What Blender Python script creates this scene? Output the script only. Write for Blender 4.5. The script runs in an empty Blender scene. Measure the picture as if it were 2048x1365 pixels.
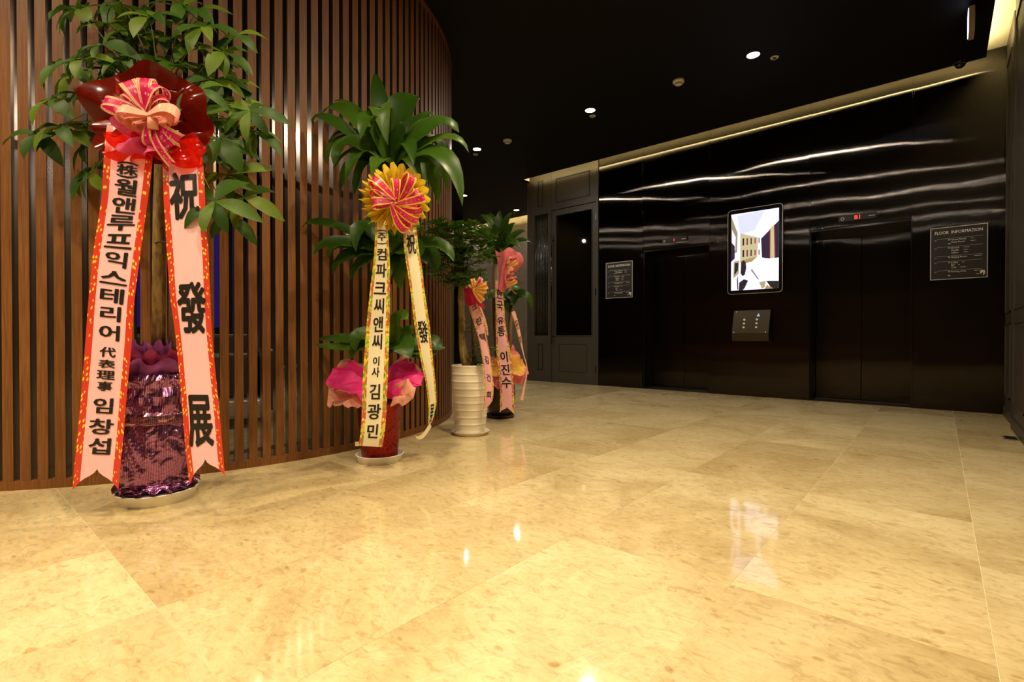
import bpy, math, random
import numpy as np
from mathutils import Vector, Matrix, noise

# ---------------------------------------------------------------- camera, world, lights, exposure
sc = bpy.context.scene
COL = sc.collection
rnd = random.Random(7)
HC = 0.77                                   # height of the camera above the floor
FOC, CX, CY = 1000.0, 1024.0, 682.5
YAW = math.atan(856 / 1000)
PITCH = -math.atan(7.5 / 1000)
_F = Vector((-math.sin(YAW), math.cos(YAW), 0)); _U = Vector((0, 0, 1))
RT = Vector((math.cos(YAW), math.sin(YAW), 0))
FW = _F * math.cos(PITCH) + _U * math.sin(PITCH)
UP = _U * math.cos(PITCH) - _F * math.sin(PITCH)
cd = bpy.data.cameras.new('camera'); cam = bpy.data.objects.new('camera', cd); COL.objects.link(cam)
cd.sensor_width = 36; cd.lens = FOC / 2048 * 36; cd.clip_start = 0.05; cd.clip_end = 100
cam.matrix_world = Matrix(((RT.x, UP.x, -FW.x, 0), (RT.y, UP.y, -FW.y, 0), (RT.z, UP.z, -FW.z, HC), (0, 0, 0, 1)))
sc.camera = cam
w = bpy.data.worlds.new('world'); sc.world = w; w.use_nodes = True
w.node_tree.nodes['Background'].inputs[0].default_value = (1.0, 0.78, 0.5, 1)
w.node_tree.nodes['Background'].inputs[1].default_value = 0.03
sc.view_settings.view_transform = 'Standard'; sc.view_settings.look = 'None'
sc.view_settings.gamma = 1; sc.view_settings.use_curve_mapping = False
sc.view_settings.exposure = 0.0
H = 3.52                                    # ceiling height
WARM = (1.0, 0.77, 0.43)

def spot(name, loc, energy, color=WARM, size=172, blend=0.5, r=0.04):
    d = bpy.data.lights.new(name, 'SPOT'); d.energy = energy; d.color = color
    d.spot_size = math.radians(size); d.spot_blend = blend; d.shadow_soft_size = r
    o = bpy.data.objects.new(name, d); o.location = loc; COL.objects.link(o); return o
ROW = [(-5.145, 5.225), (-3.228, 5.225), (-1.393, 5.235)]
NEAR = [(-1.35, 3.6), (-1.35, 2.1), (-1.35, 0.6), (-1.35, -0.9), (-1.35, -2.4), (-2.9, -0.9), (-2.9, -2.4), (0.05, 2.1), (0.05, -0.9)]
FAR = [(-7.017, 6.768), (-6.953, 8.272), (-8.886, 8.369)]
for p in ROW: spot('downlight_beam', (p[0], p[1], H - .03), 14, size=145, blend=1)
for p in NEAR: spot('downlight_beam', (p[0], p[1], H - .03), 62 if p[1] > 3 else 165, size=138, blend=1)
for p in FAR: spot('downlight_beam', (p[0], p[1], H - .03), 18, (1, .85, .75))

def W(px, py, d):                            # a point seen at (px, py) at distance d in front of the camera
    return Vector((0, 0, HC)) + (FW + RT * ((px - CX) / FOC) - UP * ((py - CY) / FOC)) * d

# ---------------------------------------------------------------- materials
MATS = {}
def nm(name):
    m = bpy.data.materials.new(name); m.use_nodes = True; MATS[name] = m
    nt = m.node_tree; return m, nt, nt.nodes['Principled BSDF'], nt.nodes, nt.links
def setp(b, color=None, rough=None, metal=None, **k):
    if color: b.inputs['Base Color'].default_value = (*color, 1)
    if rough is not None: b.inputs['Roughness'].default_value = rough
    if metal is not None: b.inputs['Metallic'].default_value = metal
    for a, v in k.items(): b.inputs[a.replace('_', ' ')].default_value = v
def mat(name, color, rough=.5, metal=0, **k):
    m, nt, b, N, L = nm(name); setp(b, color, rough, metal, **k); return m
def emis(name, color, s):
    m, nt, b, N, L = nm(name); setp(b, (0, 0, 0), .6)
    b.inputs['Emission Color'].default_value = (*color, 1); b.inputs['Emission Strength'].default_value = s; return m
def node(N, t, **k):
    n = N.new(t)
    for a, v in k.items(): setattr(n, a, v)
    return n
def ramp(N, L, fac, stops, interp='LINEAR'):
    r = N.new('ShaderNodeValToRGB'); r.color_ramp.interpolation = interp
    e = r.color_ramp.elements
    while len(e) < len(stops): e.new(.5)
    for i, (p, c) in enumerate(stops): e[i].position = p; e[i].color = (*c, 1)
    L.new(fac, r.inputs[0]); return r.outputs[0]
def noise_n(N, L, vec, scale, detail=4, rough=.6, dist=0):
    n = N.new('ShaderNodeTexNoise'); n.inputs['Scale'].default_value = scale; n.inputs['Detail'].default_value = detail
    n.inputs['Roughness'].default_value = rough; n.inputs['Distortion'].default_value = dist
    if vec is not None: L.new(vec, n.inputs['Vector'])
    return n.outputs[0]
def coords(N, L, scale=(1, 1, 1), kind='Object', rand=0):
    tc = N.new('ShaderNodeTexCoord'); mp = N.new('ShaderNodeMapping'); mp.inputs['Scale'].default_value = scale
    L.new(tc.outputs[kind], mp.inputs['Vector'])
    if rand:
        oi = N.new('ShaderNodeObjectInfo'); cb = N.new('ShaderNodeCombineXYZ'); mu = N.new('ShaderNodeMath'); mu.operation = 'MULTIPLY'
        mu.inputs[1].default_value = rand; L.new(oi.outputs['Random'], mu.inputs[0])
        for i in range(3): L.new(mu.outputs[0], cb.inputs[i])
        L.new(cb.outputs[0], mp.inputs['Location'])
    return mp.outputs[0]
def mixc(N, L, fac, a, b, mode='MIX'):
    m = N.new('ShaderNodeMix'); m.data_type = 'RGBA'; m.blend_type = mode
    for s, v in ((0, fac), (6, a), (7, b)):
        if isinstance(v, (int, float)): m.inputs[s].default_value = v
        elif isinstance(v, tuple): m.inputs[s].default_value = (*v, 1)
        else: L.new(v, m.inputs[s])
    return m.outputs[2]
def bump(N, L, b, h, strength, dist=.01):
    n = N.new('ShaderNodeBump'); n.inputs['Strength'].default_value = strength; n.inputs['Distance'].default_value = dist
    L.new(h, n.inputs['Height']); L.new(n.outputs[0], b.inputs['Normal']); return n

def m_marble():
    m, nt, b, N, L = nm('beige_marble')
    v = coords(N, L, (1, 1, 1), 'Object', 37.0)
    big = noise_n(N, L, v, 1.3, 6, .6, 1.2)
    fine = noise_n(N, L, coords(N, L, (.55, 1.0, 1), 'Object', 23.0), 34, 5, .72, 1.0)
    c = ramp(N, L, big, [(.28, (.48, .37, .195)), (.44, (.60, .49, .275)), (.58, (.68, .575, .345)), (.75, (.76, .665, .43))])
    f = ramp(N, L, fine, [(.34, (.62, .52, .38)), (.46, (.93, .90, .84)), (.60, (1.06, 1.06, 1.04))])
    c = mixc(N, L, .62, c, f, 'MULTIPLY')
    sp = N.new('ShaderNodeTexVoronoi'); sp.inputs['Scale'].default_value = 7.5; sp.inputs['Randomness'].default_value = 1
    vv = coords(N, L, (1, 1.7, 1), 'Object', 11.0); L.new(mixc(N, L, .12, vv, noise_v(N, L, vv, 5)), sp.inputs['Vector'])
    fl = ramp(N, L, sp.outputs['Distance'], [(.07, (.62, .47, .29)), (.13, (1, 1, 1))])
    c = mixc(N, L, .6, c, fl, 'MULTIPLY')
    vein = noise_n(N, L, v, 1.1, 7, .65, 2.2)
    vr = ramp(N, L, vein, [(.488, (0, 0, 0)), (.5, (1, 1, 1)), (.512, (0, 0, 0))])
    c = mixc(N, L, scal(N, L, vr, .22), c, (.88, .80, .60))
    oi = N.new('ShaderNodeObjectInfo')
    t = ramp(N, L, oi.outputs['Random'], [(0, (.84, .81, .76)), (1, (1, 1, 1))])
    c = mixc(N, L, 1.0, c, t, 'MULTIPLY')
    L.new(c, b.inputs['Base Color']); setp(b, None, .09, 0, Specular_IOR_Level=.5)
    r = ramp(N, L, fine, [(.3, (.085, .085, .085)), (.7, (.035, .035, .035))]); L.new(r, b.inputs['Roughness'])
    return m
def scal(N, L, s, k):
    mu = N.new('ShaderNodeMath'); mu.operation = 'MULTIPLY'; mu.inputs[1].default_value = k; L.new(s, mu.inputs[0]); return mu.outputs[0]
def noise_v(N, L, vec, scale):
    n = N.new('ShaderNodeTexNoise'); n.inputs['Scale'].default_value = scale; L.new(vec, n.inputs['Vector']); return n.outputs['Color']

def m_wood():
    m, nt, b, N, L = nm('slat_wood')
    v = coords(N, L, (60, 60, 2.2), 'Object', 9.0)
    g = noise_n(N, L, v, 2.2, 5, .6, .3)
    c = ramp(N, L, g, [(.3, (.125, .045, .010)), (.5, (.185, .071, .016)), (.7, (.245, .10, .025))])
    L.new(c, b.inputs['Base Color']); setp(b, None, .48, 0, Specular_IOR_Level=.3); bump(N, L, b, g, .15, .002); return m
def m_steel(name='black_steel', wav=1.0):
    m, nt, b, N, L = nm(name)
    setp(b, (.058, .052, .046), .042, 1.0)
    h = noise_n(N, L, coords(N, L, (1.05, 1, .35), 'Object', 9.0), 1.25, 1, .35, .2)
    bp = N.new('ShaderNodeBump'); bp.inputs['Strength'].default_value = 1; bp.inputs['Distance'].default_value = .016 * wav; L.new(h, bp.inputs['Height'])
    # fine vertical brushing: each groove tilts the surface a little sideways
    tc = N.new('ShaderNodeTexCoord'); sx = N.new('ShaderNodeSeparateXYZ'); L.new(tc.outputs['Object'], sx.inputs[0])
    acc = None
    for k, f in ((0, 2711.0), (1, 3907.0), (2, 5113.0)):
        mu = N.new('ShaderNodeMath'); mu.operation = 'MULTIPLY'; mu.inputs[1].default_value = f; L.new(sx.outputs[0], mu.inputs[0])
        wn = N.new('ShaderNodeTexWhiteNoise'); wn.noise_dimensions = '1D'; L.new(mu.outputs[0], wn.inputs['W'])
        if acc is None: acc = wn.outputs['Value']
        else:
            ad = N.new('ShaderNodeMath'); L.new(acc, ad.inputs[0]); L.new(wn.outputs['Value'], ad.inputs[1]); acc = ad.outputs[0]
    su = N.new('ShaderNodeMath'); su.operation = 'SUBTRACT'; su.inputs[1].default_value = 1.5; L.new(acc, su.inputs[0])
    cb_ = N.new('ShaderNodeCombineXYZ'); L.new(scal(N, L, su.outputs[0], .30), cb_.inputs[0])
    av = N.new('ShaderNodeVectorMath'); av.operation = 'ADD'; L.new(bp.outputs[0], av.inputs[0]); L.new(cb_.outputs[0], av.inputs[1])
    no = N.new('ShaderNodeVectorMath'); no.operation = 'NORMALIZE'; L.new(av.outputs[0], no.inputs[0]); L.new(no.outputs[0], b.inputs['Normal'])
    return m
def m_leaf(name, c1, c2, c3, rough=.32):
    m, nt, b, N, L = nm(name)
    oi = N.new('ShaderNodeObjectInfo')
    c = ramp(N, L, oi.outputs['Random'], [(0, c1), (.55, c2), (1, c3)])
    g = noise_n(N, L, coords(N, L), 18, 3)
    c = mixc(N, L, .35, c, ramp(N, L, g, [(.3, (.6, .6, .6)), (.7, (1.2, 1.2, 1.1))]), 'MULTIPLY')
    L.new(c, b.inputs['Base Color']); setp(b, None, rough, 0, Specular_IOR_Level=.28)
    tr = N.new('ShaderNodeBsdfTranslucent'); L.new(c, tr.inputs['Color'])
    mx = N.new('ShaderNodeMixShader'); mx.inputs[0].default_value = .28
    L.new(b.outputs[0], mx.inputs[1]); L.new(tr.outputs[0], mx.inputs[2]); L.new(mx.outputs[0], N['Material Output'].inputs[0])
    return m
def m_band(name, base, pat, scale=(1, 14), th=(.30, .36), rough=.35, extra=None, metal=0, second=None):
    """a ribbon border: base colour with printed motifs, laid out along the ribbon's own UV"""
    m, nt, b, N, L = nm(name)
    tc = N.new('ShaderNodeTexCoord'); mp = N.new('ShaderNodeMapping'); mp.inputs['Scale'].default_value = (scale[0], scale[1], 1)
    L.new(tc.outputs['UV'], mp.inputs['Vector'])
    vo = N.new('ShaderNodeTexVoronoi'); vo.inputs['Scale'].default_value = 1; vo.inputs['Randomness'].default_value = .55; L.new(mp.outputs[0], vo.inputs['Vector'])
    f = ramp(N, L, vo.outputs['Distance'], [(th[0], (1, 1, 1)), (th[1], (0, 0, 0))])
    bc = base
    if second:
        n2 = noise_n(N, L, mp.outputs[0], .45, 2, .5)
        bc = ramp(N, L, n2, second, 'LINEAR')
    c = mixc(N, L, f, bc, pat)
    L.new(c, b.inputs['Base Color']); setp(b, None, rough, metal); 
    return m
def m_translu(name, color, rough=.5, trans=.4, clear=0.0, bumps=0):
    m, nt, b, N, L = nm(name)
    if bumps:
        g = noise_n(N, L, coords(N, L), 22, 4)
        c = mixc(N, L, 1.0, color, ramp(N, L, g, [(.3, (.7, .7, .7)), (.6, (1.15, 1.1, 1.1))]), 'MULTIPLY'); L.new(c, b.inputs['Base Color'])
        bump(N, L, b, g, .3, .01)
    else: setp(b, color)
    setp(b, None, rough)
    tr = N.new('ShaderNodeBsdfTranslucent'); tr.inputs['Color'].default_value = (*color, 1)
    mx = N.new('ShaderNodeMixShader'); mx.inputs[0].default_value = trans
    L.new(b.outputs[0], mx.inputs[1]); L.new(tr.outputs[0], mx.inputs[2]); out = mx.outputs[0]
    if clear:
        tp = N.new('ShaderNodeBsdfTransparent'); tp.inputs['Color'].default_value = (min(1, color[0] * 2.2 + .1), color[1] * .9, color[2] * .9, 1)
        m2 = N.new('ShaderNodeMixShader'); m2.inputs[0].default_value = clear
        L.new(out, m2.inputs[1]); L.new(tp.outputs[0], m2.inputs[2]); out = m2.outputs[0]
    L.new(out, N['Material Output'].inputs[0]); return m
def m_foil(name, color, rough=.22, dots=260, metal=1.0):
    m, nt, b, N, L = nm(name)
    tc = N.new('ShaderNodeTexCoord'); mp = N.new('ShaderNodeMapping'); mp.inputs['Scale'].default_value = (dots, dots, 1)
    L.new(tc.outputs['UV'], mp.inputs['Vector'])
    vo = N.new('ShaderNodeTexVoronoi'); vo.inputs['Scale'].default_value = 1; vo.inputs['Randomness'].default_value = 0; L.new(mp.outputs[0], vo.inputs['Vector'])
    c = ramp(N, L, vo.outputs['Distance'], [(.25, tuple(min(1, x * 1.7 + .03) for x in color)), (.5, tuple(x * .35 for x in color))])
    L.new(c, b.inputs['Base Color']); setp(b, None, rough, metal)
    g = noise_n(N, L, coords(N, L), 9, 2, .5, 1.2); bump(N, L, b, g, .7, .03)
    return m

MARBLE = m_marble(); WOOD = m_wood(); STEEL = m_steel()
GROUT = mat('grout', (.88, .80, .58), .6)
SIDE = mat('slat_side_metal', (.40, .33, .27), .24, .95)
CEIL = mat('black_ceiling_paint', (.004, .003, .0022), .6, 0, Specular_IOR_Level=.15)
COVEW = mat('cove_white', (.85, .80, .62), .6)
DARKWOOD = mat('dark_olive_wood', (.042, .033, .021), .45)
DARKWOOD2 = mat('dark_wood_groove', (.010, .008, .006), .5)
BLACK = mat('black_gloss', (.004, .004, .004), .15)
BLACKM = mat('black_matte', (.006, .006, .006), .6)
WHITEP = mat('white_plastic', (.72, .66, .58), .4)
CERAMIC = mat('cream_glazed_ceramic', (.80, .72, .55), .22)
SAUCER = mat('white_plastic_saucer', (.92, .89, .80), .3)
BARK = None
LAMP = emis('lamp_lens', (1.0, .87, .72), 760)
LAMPF = emis('lamp_lens_far', (.95, .88, 1.0), 30)
LED = emis('led_strip', (1.0, .78, .36), 45)

# ---------------------------------------------------------------- mesh helpers
ORIG = {}
class MB:
    def __init__(s): s.v = []; s.f = []; s.uv = []; s.mi = []
    def add(s, vs, fs, uvs=None, mi=0):
        o = len(s.v); s.v += [tuple(p) for p in vs]
        for k, f in enumerate(fs):
            s.f.append(tuple(i + o for i in f)); s.mi.append(mi)
            s.uv.append([uvs[i] for i in f] if uvs else None)
    def box(s, a, b, mi=0):
        x0, y0, z0 = (min(a[i], b[i]) for i in range(3)); x1, y1, z1 = (max(a[i], b[i]) for i in range(3))
        s.add([(x0, y0, z0), (x1, y0, z0), (x1, y1, z0), (x0, y1, z0), (x0, y0, z1), (x1, y0, z1), (x1, y1, z1), (x0, y1, z1)],
              [(0, 3, 2, 1), (4, 5, 6, 7), (0, 1, 5, 4), (1, 2, 6, 5), (2, 3, 7, 6), (3, 0, 4, 7)], mi=mi)
        return s
    def tube(s, pts, rad, n=8, mi=0, cap=True):
        pts = [Vector(p) for p in pts]
        if not isinstance(rad, (list, tuple)): rad = [rad] * len(pts)
        vs = []; fs = []
        ref = Vector((.31, .77, .55))
        for i, p in enumerate(pts):
            t = (pts[min(i + 1, len(pts) - 1)] - pts[max(i - 1, 0)]).normalized()
            a = t.cross(ref).normalized(); b = t.cross(a)
            vs += [p + (a * math.cos(2 * math.pi * k / n) + b * math.sin(2 * math.pi * k / n)) * rad[i] for k in range(n)]
        for i in range(len(pts) - 1):
            for k in range(n):
                fs.append((i * n + k, i * n + (k + 1) % n, (i + 1) * n + (k + 1) % n, (i + 1) * n + k))
        if cap: fs.append(tuple(range(n))[::-1]); fs.append(tuple((len(pts) - 1) * n + k for k in range(n)))
        s.add(vs, fs, mi=mi); return s
    def lathe(s, c, prof, n=40, mi=0, sx=1, sy=1, fn=None):
        c = Vector(c); vs = []; fs = []; uv = []
        for i, (r, z) in enumerate(prof):
            for k in range(n + 1):
                a = 2 * math.pi * k / n
                p = Vector((math.cos(a) * r * sx, math.sin(a) * r * sy, z))
                if fn: p = fn(p, a, i / (len(prof) - 1))
                vs.append(c + p); uv.append((k / n, z * 1.1))
        for i in range(len(prof) - 1):
            for k in range(n): fs.append((i * (n + 1) + k, i * (n + 1) + k + 1, (i + 1) * (n + 1) + k + 1, (i + 1) * (n + 1) + k))
        s.add(vs, fs, uv, mi); return s
    def grid(s, fn, nu, nv, uvfn=None, mi=0):
        vs = []; uv = []; fs = []
        for j in range(nv + 1):
            for i in range(nu + 1):
                u, v = i / nu, j / nv; vs.append(fn(u, v)); uv.append(uvfn(u, v) if uvfn else (u, v))
        for j in range(nv):
            for i in range(nu): fs.append((j * (nu + 1) + i, j * (nu + 1) + i + 1, (j + 1) * (nu + 1) + i + 1, (j + 1) * (nu + 1) + i))
        s.add(vs, fs, uv, mi); return s
def build(name, mb, mats, parent=None, loc=None, smooth=False, bevel=0, solid=0):
    if not isinstance(mats, (list, tuple)): mats = [mats]
    me = bpy.data.meshes.new(name)
    o = bpy.data.objects.new(name, me)
    if parent is not None:
        org = ORIG[parent.name]; o.parent = parent; ORIG[o.name] = org
    else:
        org = Vector(loc) if loc is not None else Vector((0, 0, 0)); o.location = org; ORIG[o.name] = org
    me.from_pydata([Vector(p) - org for p in mb.v], [], mb.f)
    for m in mats: me.materials.append(m)
    me.polygons.foreach_set('material_index', mb.mi)
    uvl = me.uv_layers.new(name='UVMap')
    for p, u in zip(me.polygons, mb.uv):
        if u:
            for li, q in zip(p.loop_indices, u): uvl.data[li].uv = q
        else:
            nrm = p.normal
            for li in p.loop_indices:
                c = me.vertices[me.loops[li].vertex_index].co
                uvl.data[li].uv = (c.z, c.x) if abs(nrm.y) > .5 else ((c.z, c.y) if abs(nrm.x) > .5 else (c.x, c.y))
    if smooth: me.polygons.foreach_set('use_smooth', [True] * len(me.polygons))
    me.validate(); me.update()
    if bevel:
        b = o.modifiers.new('bevel', 'BEVEL'); b.width = bevel; b.segments = 2; b.limit_method = 'ANGLE'
    if solid:
        b = o.modifiers.new('solidify', 'SOLIDIFY'); b.thickness = solid; b.offset = 0
    COL.objects.link(o); return o
def thing(name, label, cat, loc, group=None):
    o = bpy.data.objects.new(name, None); o.location = loc; o.empty_display_size = .1; COL.objects.link(o)
    ORIG[o.name] = Vector(loc); o['label'] = label; o['category'] = cat
    if group: o['group'] = group
    return o
def tag(o, label, cat, group=None):
    o['label'] = label; o['category'] = cat
    if group: o['group'] = group
    return o
def struct(name, mb, mats, label, cat, loc=(0, 0, 0), **k):
    o = build(name, mb, mats, loc=loc, **k); o['kind'] = 'structure'; o['label'] = label; o['category'] = cat; return o

# text as geometry
_GL = {}
import bmesh
def glyph(ch, bold=.02, slices=0):
    """outline text as a mesh; bold strokes are drawn like a broad pen, several copies shifted along an ellipse"""
    k = (ch, bold, slices)
    if k in _GL: return _GL[k]
    cu = bpy.data.curves.new('t', 'FONT'); cu.body = ch; cu.size = 1; cu.resolution_u = 2
    ob = bpy.data.objects.new('t', cu); COL.objects.link(ob)
    dg = bpy.context.evaluated_depsgraph_get(); dg.update()
    me = bpy.data.meshes.new_from_object(ob.evaluated_get(dg))
    if slices:
        bm = bmesh.new(); bm.from_mesh(me); ys = [v.co.y for v in bm.verts]; xs = [v.co.x for v in bm.verts]
        for ax, lo, hi, n in ((1, min(ys), max(ys), slices), (0, min(xs), max(xs), 3)):
            for q in range(1, n):
                c = lo + (hi - lo) * q / n; co = (c, 0, 0) if ax == 0 else (0, c, 0); no = (1, 0, 0) if ax == 0 else (0, 1, 0)
                bmesh.ops.bisect_plane(bm, geom=bm.verts[:] + bm.edges[:] + bm.faces[:], plane_co=co, plane_no=no)
        bm.to_mesh(me); bm.free()
    v0 = [Vector(v.co) for v in me.vertices]; f0 = [tuple(p.vertices) for p in me.polygons]
    bpy.data.objects.remove(ob); bpy.data.curves.remove(cu); bpy.data.meshes.remove(me)
    if bold <= 0.004: _GL[k] = (v0, f0); return _GL[k]
    vs = []; fs = []
    for q in range(7):
        a = 2 * math.pi * q / 6; rr_ = 0 if q == 6 else bold
        dx = rr_ * (1.25 * math.cos(a) + .35 * math.sin(a)); dy = rr_ * (.85 * math.sin(a))
        o = len(vs); vs += [Vector((p.x + dx, p.y + dy, q * .0012)) for p in v0]; fs += [tuple(i_ + o for i_ in f) for f in f0]
    _GL[k] = (vs, fs); return _GL[k]
def text_on(mb, s, org, ux, uz, height, bold=.01, width=None, align='L', mi=0):
    vs, fs = glyph(s, bold)
    if not vs: return
    x0 = min(v.x for v in vs); x1 = max(v.x for v in vs)
    hgt = .72
    k = height / hgt; kx = width / (x1 - x0) if width else k
    dx = -x0 if align == 'L' else (-(x0 + x1) / 2 if align == 'C' else -x1)
    mb.add([org + ux * ((v.x + dx) * kx) + uz * (v.y * k) + uz.cross(ux) * (-.2 * v.z * k) for v in vs], fs, mi=mi)

# ---------------------------------------------------------------- floor
fl = MB().box((-14, -4.5, -.10), (.9, 9.3, -.001))
floor = struct('floor', fl, GROUT, 'polished beige marble floor of large rectangular tiles', 'floor')
TW, TL, GX0, GY0 = .597, 1.2, .106, .42
def tile_mesh(w, l):
    g = .0005; b = .0003
    x0, x1, y0, y1 = g, w - g, g, l - g
    me = bpy.data.meshes.new('tile')
    v = [(x0, y0, -.0009), (x1, y0, -.0009), (x1, y1, -.0009), (x0, y1, -.0009),
         (x0, y0, -b), (x1, y0, -b), (x1, y1, -b), (x0, y1, -b),
         (x0 + b, y0 + b, 0), (x1 - b, y0 + b, 0), (x1 - b, y1 - b, 0), (x0 + b, y1 - b, 0)]
    f = [(8, 9, 10, 11)] + [(a + i, a + (i + 1) % 4, a + 4 + (i + 1) % 4, a + 4 + i) for a in (0, 4) for i in range(4)]
    me.from_pydata(v, [], f); me.materials.append(MARBLE); return me
TM = tile_mesh(TW, TL)
def tile(x, y, me=TM):
    o = bpy.data.objects.new('tile', me); o.parent = floor; o.location = (x, y, 0); COL.objects.link(o)
for i in range(-20, 1):
    x = GX0 + (i - 1) * TW
    for j in range(-4, 8):
        y = GY0 + TL * j
        if y + TL < -3.2 or y > 9.2: continue
        if y + TL > 7.1 and x > -5.7: continue
        tile(x, y)
me_s = tile_mesh(TW, 6.965 - (GY0 + 5 * TL))
for i in range(-8, 1):                                    # cut tiles in front of the elevators
    x = GX0 + (i - 1) * TW
    if x > -5.7: tile(x, GY0 + 5 * TL, me_s)
me_r = tile_mesh(.393, TL)
for j in range(-6, 1): tile(GX0, 4.69 + TL * j, me_r)
tile(GX0, 5.89, tile_mesh(.393, 6.965 - 5.89))

# ---------------------------------------------------------------- ceiling and coves
T = .015
cb = MB()
cb.box((-14, -4.5, H), (.33, 6.77, H + T)); cb.box((-14, 6.77, H), (-5.55, 8.78, H + T))
ceiling = struct('ceiling', cb, CEIL, 'flat black painted ceiling with recessed lights', 'ceiling')
cv = MB(); cv.box((-14.2, -4.7, 3.68), (.9, 9.3, 3.8)); cv.box((-5.55, 6.78, H), (-5.60, 7.1, H + .16)); cv.box((-14, 9.1, H), (-5.5, 9.2, 3.7))
lid = build('cove_lid', cv, COVEW, ceiling)
lip = MB(); lip.box((-5.55, 6.76, H + .002), (.328, 6.769, H + T + .003)); lip.box((.322, -4, H + .002), (.329, 6.769, H + T + .003))
led = MB(); led.box((-5.5, 6.725, H + T + .004), (.27, 6.745, H + T + .020)); led.box((.28, -3.5, H + T + .004), (.30, 6.72, H + T + .020))
led.box((-13, 8.73, H + T + .004), (-5.7, 8.75, H + T + .020))
build('led_strip', led, LED, ceiling)

# ---------------------------------------------------------------- back wall of black brushed steel with two elevators
YW = 6.97
XS = [-4.145, -3.388, -2.408, -1.213, -.232, .50]
back = MB().box((-4.15, YW + .035, 0), (-3.40, YW + .5, 3.68)).box((-2.40, YW + .035, 0), (-1.22, YW + .5, 3.68)).box((-.225, YW + .035, 0), (.9, YW + .5, 3.68))
back.box((-3.40, YW + .035, 2.06), (-2.40, YW + .5, 3.68)).box((-1.22, YW + .035, 2.06), (-.225, YW + .5, 3.68))
wall_back = struct('wall_back', back, BLACKM, 'wall clad in tall black brushed steel sheets around two elevators', 'wall')
def sheet(x0, x1, z0, z1, y0=YW, y1=YW + .034, m=STEEL, parent=wall_back, name='steel_panel'):
    mb = MB().box((x0 + .005, y0, z0), (x1 - .005, y1, z1)); return build(name, mb, m, parent, bevel=.002)
sheet(XS[0], XS[1], 0, 3.66); sheet(XS[1], XS[2], 2.07, 3.66); sheet(XS[2], XS[3], 0, 3.66); sheet(XS[3], XS[4], 2.07, 3.66); sheet(XS[4], XS[5], 0, 3.66)
for x in (XS[1], XS[2], XS[3], XS[4]):                    # narrow cover strips at the seams
    sheet(x - .013, x + .013, 2.07 if x in (XS[1],) else 0, 3.66, YW - .004, YW + .004, name='seam_strip')
def elevator(n, x0, x1, num, zi, flip):
    lab = 'black steel elevator entrance whose indicator above it shows %s' % num
    D = YW + .45
    b = MB()
    b.box((x0, YW + .02, 2.045), (x1, D, 2.068)); b.box((x0 - .004, YW + .02, 0), (x0 + .012, D, 2.06)); b.box((x1 - .012, YW + .02, 0), (x1 + .004, D, 2.06))
    b.box((x0, D + .05, 0), (x1, D + .1, 2.06))
    el = struct('door_%d' % n, b, BLACK, lab, 'elevator door', loc=(x0, YW, 0))
    xm = (x0 + x1) / 2
    hd = MB().box((x0 + .012, YW + .33, 1.995), (x1 - .012, D, 2.05)); build('header', hd, BLACK, el)
    for a, c in ((x0 + .012, xm), (xm, x1 - .012)):
        d = MB().box((a + .002, YW + .37, .008), (c - .002, YW + .40, 1.999)); build('door_leaf', d, STEEL, el, bevel=.002)
    s = MB().box((x0, YW + .005, .0), (x1, D, .005)); 
    for k in range(3): s.box((x0 + .02, YW + .27 + k * .03, .005), (x1 - .02, YW + .28 + k * .03, .007))
    build('sill', s, mat('sill_%d' % n, (.12, .1, .08), .35, .9), el)
    return el
elevator(2, XS[1] + .003, XS[2] - .003, 'the digit one', 2.16, 0)
elevator(3, XS[3] + .003, XS[4] - .003, 'the basement floor', 2.15, 0)
RED = emis('red_led_digits', (1, .05, .03), 2.2)
PRINT = mat('white_print', (.75, .66, .55), .5)
PRINTE = mat('silver_print', (.80, .74, .68), .35, .3)
UX, UZ = Vector((1, 0, 0)), Vector((0, 0, 1))
def indicator(x0, x1, zt, zb, txt, lab):
    t = thing('floor_indicator', lab, 'display', (x0, YW, zb))
    build('housing', MB().box((x0, YW - .014, zb), (x1, YW, zt)), BLACKM, t, bevel=.003)
    mb = MB(); h = (zt - zb)
    text_on(mb, txt, Vector(((x0 + x1) / 2, YW - .0155, zb + h * .2)), UX, UZ, h * .62, .014, align='C')
    build('digits', mb, RED, t)
    mb = MB(); c = Vector((x0 + .04, YW - .0155, zb + h * .45))
    for k in range(10):
        a, b_ = 2 * math.pi * k / 10, 2 * math.pi * (k + 1) / 10
        mb.add([c + UX * math.cos(q) * r * h + UZ * math.sin(q) * r * h for q, r in ((a, .25), (b_, .25), (b_, .19), (a, .19))], [(0, 1, 2, 3)])
    build('ring_mark', mb, PRINT, t); build('print', MB().box((x1 - .075, YW - .0155, zb + h * .42), (x1 - .02, YW - .0145, zb + h * .5)), PRINT, t)
indicator(-3.085, -2.715, 2.197, 2.135, '1', 'slim black floor indicator with red digit one')
indicator(-.912, -.547, 2.192, 2.118, 'B1', 'slim black floor indicator reading B1 in red')

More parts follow.
